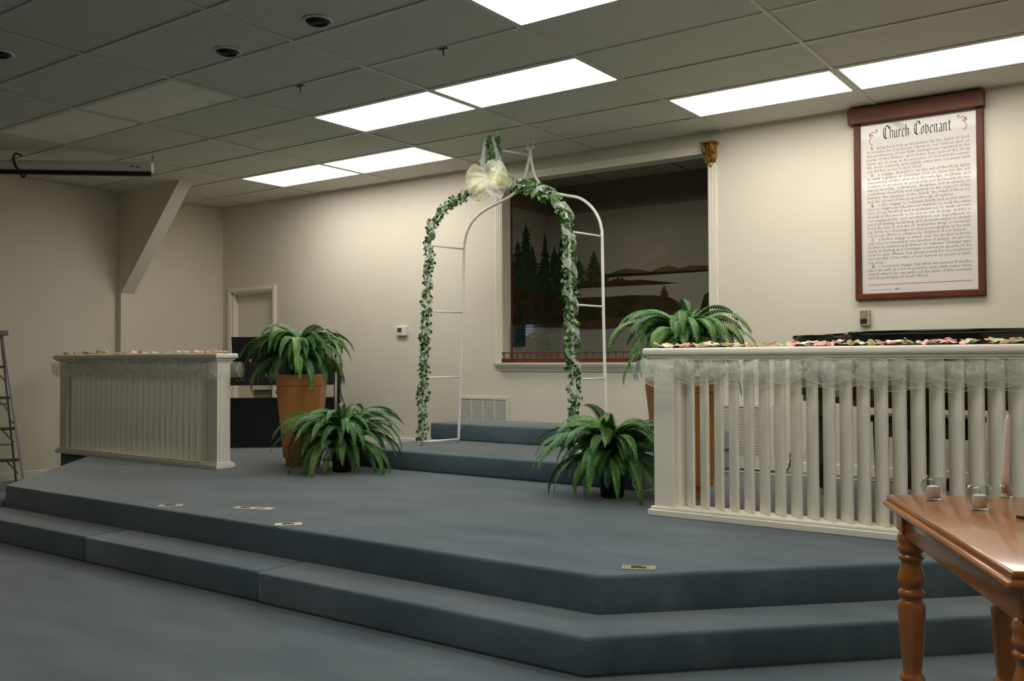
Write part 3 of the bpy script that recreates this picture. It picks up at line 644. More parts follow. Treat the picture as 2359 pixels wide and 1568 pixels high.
MB().tube([(.92, AY[0], 2.945), (1.003, AY[1], 2.952)], .009, 8).build('rung', M['white_metal'], arch, smooth='all')
for a, b_ in (((.122, AY[0]), (.206, AY[1])), ((1.70, AY[0]), (1.735, AY[1]))):
    MB().tube([(a[0], a[1], P1 + .03), (b_[0], b_[1], P1 + .03)], .01, 8).build('base_bar', M['white_metal'], arch, smooth='all')
for cx, y in ((.919, AY[0]), (1.003, AY[1])):
    fi = MB().tube([(cx, y, 2.94), (cx, y, 3.0)], .016, 10).build('finial', M['white_metal'], arch, smooth='all')
    for s_ in (-1, 1):
        MB().tube(spline([(cx, y, 3.0), (cx + s_ * .018, y, 3.03), (cx + s_ * .038, y, 3.062), (cx + s_ * .026, y, 3.086), (cx + s_ * .006, y, 3.076), (cx + s_ * .007, y, 3.064), (cx + s_ * .014, y, 3.067)], 5), .0042, 6).build('heart_scroll', M['white_metal'], fi, smooth='all')
        q = spline([(cx, y, 2.99), (cx + s_ * .018, y, 3.014), (cx + s_ * .036, y, 3.02), (cx + s_ * .044, y, 3.004)], 5)
        MB().tube(q, [.004 + .006 * math.sin(PI * i / (len(q) - 1)) for i in range(len(q))], 6).build('leaf_curl', M['white_metal'], fi, smooth='all')

# ivy garland wound on the front hoop
def leafmesh(k):
    rnd = random.Random(k + 40); pts = []
    lobes = [(0, 1.0), (38, .55), (68, .82), (105, .5), (140, .62), (172, .22)]
    half = [(math.sin(R(a)) * r * .62 * rnd.uniform(.9, 1.1), math.cos(R(a)) * r * .62 + .3) for a, r in lobes]
    vs = [(0, .15, .0)]; ring = []
    for x, y in half: ring.append((x, y, -.28 * abs(x) + .06 * math.sin(y * 5)))
    for x, y in half[::-1][:-1]: ring.append((-x, y * rnd.uniform(.95, 1.05), -.28 * abs(x) + .06 * math.sin(y * 4)))
    vs += ring; n = len(ring)
    fs = [(0, 1 + i, 1 + (i + 1) % n) for i in range(n)]
    m = MB().add(vs, fs); m.add([(0, -.05, .0), (.02, -.05, .0), (.012, -.4, .03), (-.008, -.4, .03)], [(0, 1, 2, 3)])
    return m
LM = [leafmesh(k) for k in range(4)]
lmesh = {}
for k in range(4):
    for c in range(3):
        me = LM[k].mesh('ivy_leaf', 'all'); me.materials.append(M['ivy'][c]); lmesh[(k, c)] = me
hoop = path3(LF, AY[0]); hoopR = path3(RF, AY[0])
ivyL, lenL = resample([p for p in hoop if p.z > .5], 200); ivyR, lenR = resample([p for p in hoopR if p.z > .72], 200)
iv = thing('ivy_garland', 'green artificial ivy garland wound around the wedding arch', 'garland', (.92, AY[0], P1 + .03))
for P, ph in ((ivyL, 0), (ivyR, 1.5)):
    V = [(p.x + .024 * math.cos(i * .42 + ph), p.y - .02 + .024 * math.sin(i * .42 + ph), p.z + .01 * math.sin(i * .3)) for i, p in enumerate(P)]
    MB().tube(V, .0035, 5).build('vine', M['vine'], iv, smooth='all')
rnd = random.Random(99); leaves = []
def addleaves(P, n, rad, sz):
    for i in range(n):
        p = P[min(len(P) - 1, int((i + rnd.random()) / n * (len(P) - 1)))]
        a = rnd.uniform(0, 2 * PI); rr = rad * math.sqrt(rnd.uniform(.12, 1))
        t = (P[min(len(P) - 1, P.index(p) + 1)] - P[max(0, P.index(p) - 1)]).normalized()
        side = t.cross(Vector((0, -1, 0))).normalized()
        pos = p + side * rr * math.cos(a) + Vector((0, -1, 0)) * (rr * math.sin(a) * .8 + .012)
        leaves.append((pos, rnd.uniform(.8, 1.25) * sz, rnd.randint(0, 3), rnd.choices((0, 1, 2), (.5, .32, .18))[0], (rnd.uniform(40, 125), rnd.uniform(-35, 35), rnd.uniform(-70, 70))))
addleaves(ivyL[:150], 430, .054, .041); addleaves(ivyL[150:178], 115, .05, .04); addleaves(ivyR[:150], 460, .058, .042); addleaves(ivyR[150:185], 165, .062, .042)
peak = [Vector((.915, AY[0], 2.69 + i * .0123)) for i in range(31)]
addleaves(peak, 300, .064, .038)
rest = {0: MB(), 1: MB(), 2: MB()}
order = sorted(range(len(leaves)), key=lambda i: leaves[i][0].y - leaves[i][1])
front = set(order[:300])
for i, (pos, s_, k, c, e) in enumerate(leaves):
    mtx = Matrix.Translation(pos) @ (Matrix.Rotation(R(e[2]), 4, 'Z') @ Matrix.Rotation(R(e[1]), 4, 'Y') @ Matrix.Rotation(R(e[0]), 4, 'X')) @ Matrix.Rotation(PI, 4, 'Z') @ Matrix.Scale(s_, 4)
    if i in front:
        o = link('ivy_leaf', lmesh[(k, c)], iv, True); mm = mtx.copy(); mm.translation -= iv.location; o.matrix_local = mm
    else:
        rest[c].add([mtx @ Vector(v) for v in LM[k].V], LM[k].F)
for c in rest: rest[c].build('ivy_leaves', M['ivy'][c], iv, smooth='all')['kind'] = 'stuff'

# tulle ribbon wound with the ivy
def ribbon(P, turns, wid, rad, ph, seed):
    n = len(P) - 1
    def fn(u, v):
        i = min(n, int(u * n)); p = P[i]; t = (P[min(n, i + 1)] - P[max(0, i - 1)]).normalized()
        side = t.cross(Vector((0, -1, 0))).normalized(); nr = Vector((0, -1, 0))
        a = 2 * PI * turns * u + ph
        wv = wid * (.75 + .45 * noise.noise(Vector((u * 17, seed, 0)))); rr = rad * (1 + .22 * noise.noise(Vector((u * 23, seed, 4))) + .2 * noise.noise(Vector((u * 40, v * 3, seed))))
        q = p + side * rr * math.cos(a) + nr * (rr * math.sin(a) + .006)
        return tuple(q + t * (v - .5) * wv + side * (.02 * noise.noise(Vector((u * 60, v * 4, seed + 9)))))
    return MB().grid(fn, 260, 5)
tr = thing('tulle_ribbon', 'white tulle ribbon spiralling around the arch with the ivy', 'ribbon', (.92, AY[0] - .03, P1 + .04))
ribbon(ivyL[:180], 11, .05, .044, .4, 3).build('ribbon_length', M['tulle'], tr, smooth='all')
ribbon(ivyR[:186], 10, .08, .052, 1.2, 8).build('ribbon_length', M['tulle'], tr, smooth='all')
for s_ in (-1, 1):
    def fv(u, v, s_=s_): 
        z = 3.03 - .36 * u; return (.915 + s_ * (.03 + .045 * math.sin(PI * u * .8) + .02 * noise.noise(Vector((u * 5, v * 3, s_))) + .03 * u * (s_ > 0)) + (v - .5) * (.02 + .05 * u), AY[0] - .06 - .015 * math.sin(v * PI), z)
    MB().grid(fv, 20, 6).build('ribbon_length', M['tulle'], tr, smooth='all')

# bow
bw = thing('tulle_bow', 'large cream and white tulle bow on the arch peak', 'bow', (.925, AY[0] - .09, 2.69))
KN = Vector((.955, AY[0] - .095, 2.688))
MB().lathe([(.004, -.022), (.016, -.014), (.019, 0), (.016, .014), (.004, .022)], 12, KN).build('knot', M['tulle_cream'], bw, smooth='all')
def loop(dx, dz, L, Wd, m, seed, thick=.07):
    dirv = Vector((dx, 0, dz)).normalized(); up = Vector((-dirv.z, 0, dirv.x))
    def fn(u, v):
        a = 2 * PI * u - PI; along = L * .5 * (1 + math.cos(a)) ; flare = math.sin(PI * min(1, along / L * .86 + .02)) ** .7
        w_ = (v - .5) * 2
        ruff = noise.noise(Vector((u * 5, v * 5, seed))) * .035 + noise.noise(Vector((u * 12, v * 12, seed + 3))) * .018
        pos = KN + dirv * (along * (1 - .12 * w_ * w_) + ruff * flare) + up * (w_ * Wd * flare + ruff * flare * .8) + Vector((0, -1, 0)) * (math.sin(a) * thick * flare + ruff * flare)
        return tuple(pos)
    MB().grid(fn, 28, 14).build('loop', M[m], bw, smooth='all')
loop(-1, .04, .26, .11, 'tulle_cream', 1); loop(-.9, -.3, .25, .08, 'tulle', 2); loop(-.75, -.62, .25, .06, 'tulle_cream', 9)
loop(.62, .6, .16, .085, 'tulle', 3); loop(1, -.32, .22, .08, 'tulle_cream', 4); loop(.45, -.85, .2, .06, 'tulle', 5); loop(.9, .1, .16, .085, 'tulle_cream', 6)

# ------------------------------------------------------------------ planters
def planter(x, y, rz, label):
    t = thing('wooden_planter', label, 'pedestal', (x, y, SZ), rz, 'tapered wooden pedestals')
    sq = lambda a, z: [(-a, -a, z), (a, -a, z), (a, a, z), (-a, a, z)]
    MB().loft([sq(.118, 0), sq(.122, .08)]).build('plinth', M['oak'], t, bevel=.002, local=True)
    MB().loft([sq(.137, .08), sq(.188, .682)]).build('body', M['oak'], t, bevel=.004, local=True)
    MB().loft([sq(.190, .684), sq(.191, .78)]).build('collar', M['oak'], t, bevel=.003, local=True)
    return t
planter(-.655, 1.73, R(40), 'tapered wooden pedestal planter beside the electric piano')
planter(2.84, 1.88, R(-40), 'tapered wooden pedestal planter behind the railing by the grand piano')

# ------------------------------------------------------------------ ferns
def fern(loc, label, n, Lr, wide, seed, pot, floor, up=(20, 80), pr=.11, ph=.2, spread=1.0, droop=(-35, -85), bend=1.35):
    rnd = random.Random(seed)
    t = thing('potted_fern', label, 'fern', loc)
    MB().lathe([(pr * .72, 0), (pr * .8, .01), (pr, ph), (pr * 1.06, ph), (pr * 1.06, ph + .015), (pr * .9, ph + .015), (pr * .88, ph - .02), (.001, ph - .02)], 18).build('pot', M['pot'], t, smooth=True, local=True)
    crown = Vector((0, 0, ph - .015))
    for i in range(n):
        ring = (i + .5) / n
        az = i * 2.39996 + rnd.uniform(-.5, .5)
        e0 = R(up[1] + (up[0] - up[1]) * ring + rnd.uniform(-14, 12)); e1 = R(droop[0] + (droop[1] - droop[0]) * ring + rnd.uniform(-14, 10))
        L = Lr * rnd.uniform(.62, 1.15) * (.85 + .2 * ring)
        if ring > .66: e0 = R(rnd.uniform(0, 42)); e1 = R(rnd.uniform(-108, -88)); L = Lr * rnd.uniform(.5, .98)
        N = 34; pos = crown + Vector((math.cos(az), math.sin(az), 0)) * rnd.uniform(.01, .035); pts = []
        for k in range(N + 1):
            s_ = k / N; e = e0 + (e1 - e0) * s_ ** bend; aa = az + .25 * math.sin(s_ * 2 + i) * .4
            d = Vector((math.cos(aa) * math.cos(e) * spread, math.sin(aa) * math.cos(e) * spread, math.sin(e)))
            pts.append((pos.copy(), d.normalized())); pos = pos + d * (L / N)
            if loc[2] + pos.z < floor + .012 and (floor < .4 or max(abs(pos.x), abs(pos.y)) < .2): pos.z = floor + .012 - loc[2] + .0008 * k
        m = MB(); st = MB()
        tw = rnd.uniform(-.6, .6)
        for k in range(1, N + 1):
            p, d = pts[k]; s_ = k / N
            side = d.cross(Vector((0, 0, 1)))
            if side.length < .05: side = Vector((-math.sin(az), math.cos(az), 0))
            side.normalize(); nrm = side.cross(d).normalized(); side = (side * math.cos(tw) + nrm * math.sin(tw)).normalized()
            wl = wide * (min(1, s_ * 5 + .25)) * (1 - s_ ** 2.2) ** .8 + .006
            hw = L / N * .52
            for q in (-1, 1):
                dirp = (side * q * .95 + d * .26 - nrm * .14).normalized()
                off = d * (L / N * .25 if q > 0 else 0)
                b0 = p + off; mid = b0 + dirp * wl * .5 + nrm * .003; tip = b0 + dirp * wl - nrm * wl * .12 + d * .004
                m.add([b0 - d * hw * .55, b0 + d * hw * .55, mid + d * hw, tip, mid - d * hw], [(0, 1, 2, 3, 4)])
        st.tube([q[0] for q in pts], [.0026 * (1 - .7 * k / N) for k in range(N + 1)], 4)
        if floor < .4:
            for vv in (m.V, st.V):
                for k2, v in enumerate(vv):
                    if v[2] + loc[2] < floor + .004: vv[k2] = (v[0], v[1], floor + .004 - loc[2] + .001 * (k2 % 3))
        fo = m.build('frond', M['fern'][rnd.choices(range(5), pot)[0]], t, local=True)
        st.build('midrib', M['fernstem'], fo, local=True)
    return t
fern((-.69, 1.715, SZ + .7805), 'leafy green fern on the pedestal beside the electric piano', 120, .60, .050, 3, (4, 3, 3, 1, 2), SZ + .7805, up=(30, 90), pr=.09, ph=.17, droop=(-70, -106), bend=1.3)
fern((-.03, 1.6, SZ), 'bushy green fern on the stage before the wooden pedestal', 128, .64, .050, 11, (3, 4, 1, 4, 1), SZ, up=(34, 86), pr=.095, ph=.25, droop=(-40, -104), bend=1.2)
fern((2.84, 1.88, SZ + .7805), 'broad-leaved green fern on the pedestal behind the railing by the grand piano', 112, .60, .060, 23, (3, 2, 4, 2, 2), SZ + .7805, up=(40, 86), pr=.095, ph=.22, droop=(-65, -102), bend=1.25)
fern((2.46, 1.60, SZ), 'bushy green fern in dark pot on the stage beside the grand piano railing', 130, .60, .050, 31, (3, 2, 2, 5, 1), SZ, up=(34, 88), pr=.095, ph=.28, droop=(-30, -104), bend=1.2)

# ------------------------------------------------------------------ electric piano in the left corner (faces the stage diagonally)
KD = Vector((.727, .686, 0)); KO = Vector((-2.33, 2.24, SZ)); KA = math.atan2(.686, .727)
kb = thing('electric_piano', 'black electric piano on its stand with panel back', 'keyboard', KO, KA)
B = lambda n, x0, x1, y0, y1, z0, z1, m='black', be=.004, par=None: MB().box(x0, x1, y0, y1, z0, z1).build(n, M[m], par or kb, local=True, bevel=be)
B('case', -.28, 1.12, 0, .34, .655, .865); B('top_panel', -.27, 1.11, .02, .32, .865, .872)
B('modesty_panel', -.24, 1.08, .12, .14, 0.012, .512, 'blackcloth', .002)
B('stand_side', -.27, -.24, .02, .32, 0, .655); B('stand_side', 1.08, 1.11, .02, .32, 0, .655)
B('key_slip', -.26, 1.10, .34, .40, .655, .70); kbed = B('key_bed', -.26, 1.10, .34, .50, .64, .655)
wk = MB().box(0, .0225, 0, .13, 0, .018).mesh('white_key'); wk.materials.append(M['plastic'])
for k in range(52):
    o = link('white_key', wk, kb, True); o.location = (-.19 + k * .0236, .36, .70)
B('foot', -.28, -.23, -.02, .40, -.0, .03); B('foot', 1.07, 1.12, -.02, .40, 0, .03)
for k, sx in enumerate((.09, .12, .155, .2, .225, .25)):
    j = MB().lathe([(.008, 0), (.006, .006)], 10).build('jack', M['chrome'], kb, local=True)
    j.location = (sx, -.0005, .70); j.rotation_euler = (R(90), 0, 0)
vs, fs = textmesh('Roland', .052, 3)
MB().add([(x, -.0012, z) for x, z, _ in vs], fs).build('maker_lettering', mat('gilt_print', (214, 186, 132), 0.4), kb, local=True).location = (.355, 0, .735)
mr = thing('music_rest', 'black music rest panel standing on the electric piano', 'music rest', KO + KD * .35 + Vector((-.686, .727, 0)) * .16 + Vector((0, 0, .872)), KA)
MB().loft([[(-.33, 0, 0), (.33, 0, 0), (.33, .012, 0), (-.33, .012, 0)], [(-.34, -.05, .27), (.34, -.05, .27), (.34, -.038, .27), (-.34, -.038, .27)]]).build('panel', M['black'], mr, local=True, bevel=.002)
MB().box(-.33, .33, -.012, .03, 0, .012).build('ledge', M['black'], mr, local=True)
MB().box(-.165, -.14, -.018, -.006, .012, .045).build('wooden_clip', M['oak'], mr, local=True)
# books, clock on the shelf of the stand
shelf = MB().box(-.24, 1.08, .14, .33, .495, .512).build('shelf', M['black'], kb, local=True)
def onkb(s_, d_, z): return KO + KD * s_ + Vector((-.686, .727, 0)) * d_ + Vector((0, 0, z))
z = .5125
for k, (w_, h_, m, l) in enumerate([(.17, .045, 'book2', 'thick tan book at the bottom of the small stack under the piano'), (.175, .022, 'book1', 'thin dark book in the middle of the small stack'), (.18, .014, 'book1', 'thin dark booklet on top of the small stack')]):
    t = thing('book', l, 'book', onkb(.31, .23, z), KA + R(2 * k - 2), 'books under the electric piano')
    for a in ((0, .003), (h_ - .003, h_)): MB().box(-w_ / 2, w_ / 2, -.06, .06, *a).build('cover', M[m], t, local=True)
    MB().box(-w_ / 2 + .004, w_ / 2 - .002, -.056, .056, .003, h_ - .003).build('pages', M['pages'], t, local=True); z += h_ + .0005
t = thing('table_clock', 'small round black-rimmed clock beside the book stack', 'clock', onkb(.50, .235, .5135), KA)
MB().tube([(.052 * math.cos(a), 0, .058 + .052 * math.sin(a)) for a in [2 * PI * k / 24 for k in range(25)]], .006, 8).build('rim', M['black'], t, local=True, smooth='all')
fc = MB().lathe([(.05, 0), (.05, .01)], 24).build('face', M['plastic'], t, local=True); fc.rotation_euler = (R(90), 0, 0); fc.location = (0, .006, .058)
MB().box(-.002, .002, -.006, -.004, .058, .096).build('hand', M['black'], t, local=True); MB().box(-.001, .026, -.006, -.004, .057, .061).build('hand', M['black'], t, local=True)
for s_ in (-.03, .03): MB().tube([(s_, 0, .014), (s_ * 1.2, 0, .0)], .005, 6).build('foot', M['black'], t, local=True)
c = MB().tube(spline([onkb(1.1, -.01, .66), onkb(1.14, -.03, .5), onkb(1.2, -.04, .3), onkb(1.22, -.03, .12), onkb(1.16, .02, .005)], 6), .005, 6).build('power_cord', M['black']); tag(c, 'black cord hanging from the end of the electric piano', 'cord')

# microphone stand behind the left pedestal
ms = thing('microphone_stand', 'chrome microphone stand behind the pedestal fern', 'microphone stand', (-.74, 2.2, SZ))
MB().lathe([(.12, 0), (.12, .012), (.03, .03), (.014, .04)], 24).build('base', M['black'], ms, local=True, smooth=True)
MB().lathe([(.014, .03), (.014, .82), (.011, .825)], 14).build('pole', M['chrome'], ms, local=True, smooth=True)
MB().lathe([(.017, .80), (.018, .82), (.017, .86), (.012, .87)], 12).build('clutch', M['black'], ms, local=True, smooth=True)
MB().lathe([(.008, .86), (.008, 1.0)], 8).build('inner_pole', M['black'], ms, local=True)
MB().tube(spline([(0, 0, .99), (.0, -.01, 1.04), (.005, -.04, 1.06)], 4), .012, 8).build('clip', M['black'], ms, local=True)
mc = thing('microphone', 'black microphone tilted on its chrome stand', 'microphone', (-.735, 2.12, SZ + 1.085))
MB().tube([(0, .06, -.1), (0, 0, .0), (0, -.02, .035)], [.01, .014, .018], 12).build('handle', M['black'], mc, local=True, smooth='all')
MB().lathe([(.001, -.024), (.016, -.02), (.024, 0), (.016, .02), (.001, .024)], 14, (0, -.03, .05)).build('grille', M['black'], mc, local=True, smooth='all')
t = MB().tube(spline([(-.745, 2.25, 1.2), (-.725, 2.27, 1.34), (-.76, 2.25, 1.42), (-.84, 2.22, 1.455), (-.92, 2.22, 1.45), (-.98, 2.24, 1.38)], 6), .004, 6).build('microphone_cable', M['black']); tag(t, 'thin black cable looping up from the microphone', 'cable')

# ------------------------------------------------------------------ grand piano behind the railing by the grand piano
gp = thing('grand_piano', 'black lacquered grand piano with closed lid behind the railing', 'piano', (4.1, 2.2, SZ))
bent = spline([(3.42, 2.8, 0), (3.42, 2.4, 0), (3.47, 2.2, 0), (3.62, 2.05, 0), (3.8, 1.9, 0), (3.92, 1.72, 0), (4.0, 1.57, 0), (4.15, 1.48, 0), (4.4, 1.44, 0), (4.65, 1.45, 0), (4.82, 1.52, 0), (4.88, 1.62, 0), (4.9, 1.8, 0)], 5)
out = [(p.x, p.y) for p in bent] + [(4.9, 2.8)]
cx = sum(p[0] for p in out) / len(out); cy = sum(p[1] for p in out) / len(out)
grow = lambda k: [(cx + (x - cx) * k, cy + (y - cy) * k) for x, y in out]
MB().prism(out, .98, 1.325).build('rim', M['blackgloss'], gp, smooth=True)
MB().prism(grow(1.022), 1.33, 1.355).build('lid', M['blackgloss'], gp, bevel=.005, smooth=True)
MB().prism(grow(1.008), 1.318, 1.332).build('lid_moulding', M['blackgloss'], gp)
MB().box(3.42, 4.9, 2.8, 3.02, .93, 1.03).build('key_bed', M['blackgloss'], gp, bevel=.006)
for x in (3.42, 4.83): MB().loft([[(x, 2.8, 1.03), (x, 3.02, 1.03), (x, 3.02, 1.1), (x, 2.92, 1.16), (x, 2.8, 1.3)], [(x + .07, 2.8, 1.03), (x + .07, 3.02, 1.03), (x + .07, 3.02, 1.1), (x + .07, 2.92, 1.16), (x + .07, 2.8, 1.3)]]).build('arm', M['blackgloss'], gp)
MB().box(3.5, 4.82, 2.8, 2.83, 1.03, 1.25).build('fall_board', M['blackgloss'], gp)
for k in range(52):
    if k == 0:
        wk2 = MB().box(0, .024, 2.85, 3.0, 1.03, 1.052).mesh('white_key'); wk2.materials.append(M['plastic'])
    o = link('white_key', wk2, gp); o.location.x += 3.53 + k * .0244
MB().prism(grow(.9), .94, .98).build('underframe', M['black'], gp)
for x, y in ((3.56, 2.47), (4.75, 2.47), (4.32, 1.73)):
    MB().loft([[(x - .035, y - .035, SZ + .05), (x + .035, y - .035, SZ + .05), (x + .035, y + .035, SZ + .05), (x - .035, y + .035, SZ + .05)], [(x - .05, y - .05, .8), (x + .05, y - .05, .8), (x + .05, y + .05, .8), (x - .05, y + .05, .8)], [(x - .065, y - .065, .83), (x + .065, y - .065, .83), (x + .065, y + .065, .83), (x - .065, y + .065, .83)], [(x - .065, y - .065, .945), (x + .065, y - .065, .945), (x + .065, y + .065, .945), (x - .065, y + .065, .945)]]).build('leg', M['blackgloss'], gp, bevel=.004)
    MB().lathe([(.012, 0), (.02, .01), (.02, .045), (.012, .055)], 10, (x, y, SZ)).build('caster', M['brass'], gp, smooth=True)
for x in (4.05, 4.23): MB().box(x - .02, x + .02, 2.63, 2.67, SZ + .12, .95).build('lyre_post', M['blackgloss'], gp)
MB().box(4.0, 4.28, 2.6, 2.7, SZ + .06, SZ + .14).build('lyre_box', M['blackgloss'], gp)
for x in (4.07, 4.14, 4.21): MB().box(x - .012, x + .012, 2.69, 2.8, SZ + .075, SZ + .087).build('pedal', M['brass'], gp)
for k, x in enumerate((3.62, 4.7)): MB().lathe([(.008, 0), (.012, .004), (.006, .01), (.001, .011)], 10, (x, 2.55, 1.355)).build('lid_knob', M['blackgloss'], gp, smooth=True)
bn = thing('piano_bench', 'black piano bench behind the grand piano', 'bench', (4.05, 3.18, SZ))
MB().box(3.7, 4.4, 3.06, 3.36, .76, .81).build('seat', M['black'], bn, bevel=.012); MB().box(3.72, 4.38, 3.08, 3.34, .66, .76).build('apron', M['blackgloss'], bn)
for x in (3.745, 4.355):
    for y in (3.105, 3.315): MB().loft([[(x - .016, y - .016, SZ), (x + .016, y - .016, SZ), (x + .016, y + .016, SZ), (x - .016, y + .016, SZ)], [(x - .024, y - .024, .66), (x + .024, y - .024, .66), (x + .024, y + .024, .66), (x - .024, y + .024, .66)]]).build('leg', M['blackgloss'], bn)

# ------------------------------------------------------------------ covenant poster
po = thing('framed_poster', 'framed church covenant poster with wooden valance', 'poster', (3.94, YB, 1.65))
FX0, FX1, FZ0, FZ1 = 3.492, 4.382, 1.645, 2.99
fw = .048
for nm, prof_, a, b_ in [('frame_stile', 'v', FX0, FX0 + fw), ('frame_stile', 'v', FX1 - fw, FX1)]:
    MB().box(a, b_, YB - .035, YB, FZ0, FZ1).build(nm, M['cherry_v'], po, bevel=.007, seg=3)
MB().box(FX0, FX1, YB - .036, YB, FZ0, FZ0 + fw).build('frame_rail', M['cherry'], po, bevel=.008, seg=3)
MB().box(FX0 + fw - .002, FX1 - fw + .002, YB - .018, YB - .002, FZ0 + fw - .002, FZ1).build('backing_board', M['paper'], po)
MB().box(3.462, 4.392, YB - .085, YB - .0, 2.975, 3.092).build('valance', M['cherry'], po, bevel=.003)
SXL, SXR = 3.585, 4.292; sy = YB - .0186
body = ["aving been led, as we believe by the Spirit of God,", "to receive the Lord Jesus Christ as our Saviour and, on", "the profession of our faith, having been baptized in the", "name of the Father, and of the Son, and of the Holy",
 "Spirit, we do now, in the presence of God and this assem-", "bly, most solemnly and joyfully enter into covenant with", "one another as one body in Christ.", "e engage, therefore, by the aid of the Holy Spirit", "to walk together in Christian love; to strive for the ad-",
 "vancement of this church in knowledge, holiness, and", "comfort; to promote its prosperity and spirituality; to sus-", "tain its worship, ordinances, discipline, and doctrines; to", "contribute cheerfully and regularly to the support of the",
 "ministry, the expenses of the church, the relief of the poor,", "and the spread of the gospel through all nations.", "e also engage to maintain family and secret devot-", "ions; to religiously educate our children; to seek the salva-", "tion of our kindred and acquaintances; to walk circum-",
 "spectly in the world; to be just in our dealings, faithful in", "our engagements, and exemplary in our deportment; to", "avoid all tattling, backbiting, and excessive anger; to abstain", "from the sale of, and use of, destructive drugs or intoxicat-", "ing drinks as a beverage; to shun pornography; to be zeal-",
 "ous in our efforts to advance the kingdom of our Saviour.", "e further engage to watch over one another in broth-", "erly love; to remember one another in prayer; to aid one", "another in sickness and distress; to cultivate Christian sym-", "pathy in feeling and Christian courtesy in speech; to be",
 "slow to take offense, but always ready for reconciliation", "and mindful of the rules of our Saviour to secure it with-", "out delay.", "e moreover engage that when we remove from this", "place we will, as soon as possible, unite with some other", "church where we can carry out the spirit of this covenant", "and the principles of God's Word."]
indent = {0: .072, 7: .078, 15: .078, 24: .078, 31: .078}; short = {6: .39, 14: .6, 23: .68, 30: .115, 34: .42}
zt, zb = 2.775, 1.800
# nib-pen capitals and title: strokes drawn with a slanted broad pen
NIB = {'C': [[(.62, .95), (.4, 1.0), (.15, .85), (.06, .5), (.15, .15), (.4, 0), (.66, .1)], [(.62, .95), (.7, .75)], [(.3, .9), (.3, .12)]],
 'h': [[(.06, 1.0), (.06, .0)], [(.06, .55), (.25, .68), (.36, .58), (.36, .12), (.28, -.06)]], 'u': [[(.06, .66), (.06, .1), (.16, .0), (.3, .1)], [(.34, .68), (.34, .06), (.42, .0)]],
 'r': [[(.06, .68), (.06, .0)], [(.06, .55), (.18, .68), (.28, .6)]], 'c': [[(.32, .58), (.2, .68), (.06, .55), (.06, .12), (.18, .0), (.32, .1)]],
 'o': [[(.06, .55), (.06, .12), (.18, 0), (.34, .12), (.34, .55), (.2, .68), (.06, .55)]], 'v': [[(.02, .8), (.08, .6), (.08, .1), (.2, 0), (.36, .14), (.36, .5), (.24, .68), (.12, .58)]],
 'e': [[(.08, .34), (.32, .46), (.3, .6), (.2, .68), (.06, .55), (.06, .12), (.18, 0), (.32, .1)]], 'n': [[(.06, .68), (.06, 0)], [(.06, .55), (.24, .68), (.35, .56), (.35, .04), (.42, .0)]],
 'a': [[(.08, .6), (.2, .68), (.32, .58), (.32, .06), (.4, 0)], [(.32, .36), (.12, .3), (.06, .16), (.16, .0), (.32, .1)]], 't': [[(.14, .86), (.14, .1), (.22, 0), (.34, .08)], [(.02, .68), (.3, .68)]],
 'H': [[(.08, .95), (.16, .8), (.16, .05), (.06, 0)], [(.16, .55), (.4, .62), (.46, .4), (.4, .0)], [(.06, .85), (.3, .95)]],
 'W': [[(.22, .98), (.06, .7), (.06, .3), (.24, .0)], [(.5, .98), (.36, .7), (.36, .3), (.52, .0)], [(.24, .0), (.36, .2)], [(.52, .0), (.62, .2)]]}
ADV = {'C': .78, 'h': .5, 'u': .5, 'r': .36, 'c': .42, 'o': .48, 'v': .5, 'e': .44, 'n': .52, 'a': .48, 't': .42, ' ': .42}
def nib(m, ch, ox, oz, h, nw=.11, sx=1.0):
    nx, nz = nw * h * .5 * math.cos(R(38)) * sx, nw * h * .5 * math.sin(R(38))
    for stk in NIB[ch]:
        P = [(ox + a * h * sx, oz + b_ * h) for a, b_ in stk]
        for (ax, az), (bx, bz) in zip(P, P[1:]):
            q = [(ax - nx, az - nz), (ax + nx, az + nz), (bx + nx, bz + nz), (bx - nx, bz - nz)]
            m.add([(x, sy, z) for x, z in q], [(0, 1, 2, 3)])
ti = MB(); word = 'Church Covenant'; tot = sum(ADV[c] for c in word); hh = .098; sx = .475 / (tot * hh); ox = 3.702
for c in word:
    if c != ' ': nib(ti, c, ox, 2.845, hh if c == 'C' else hh * .9, .13, sx)
    ox += ADV[c] * hh * sx
ti.build('title_lettering', M['ink'], po)
tx = MB(); caps = MB(); capsr = MB()
for i, ln in enumerate(body):
    vs, fs = textmesh(ln, 1.0, 1); x0 = min(v[0] for v in vs); x1 = max(v[0] for v in vs)
    a = SXL + indent.get(i, 0); b_ = SXL + short[i] if i in short else SXR
    zz = zt + (zb - zt) * i / (len(body) - 1); k = (b_ - a) / (x1 - x0); hz = .031
    tx.add([(a + (x - x0) * k, sy, zz + z * hz) for x, z, _ in vs], fs)
    if i in indent: nib(caps if i in (0, 15, 31) else capsr, 'H' if i == 0 else 'W', SXL + .028, zz - .002, .031, .14, 1.0)
tx.build('body_text', M['inkgrey'], po); caps.build('initial_letters', M['ink'], po); capsr.build('red_initials', M['inkred'], po)
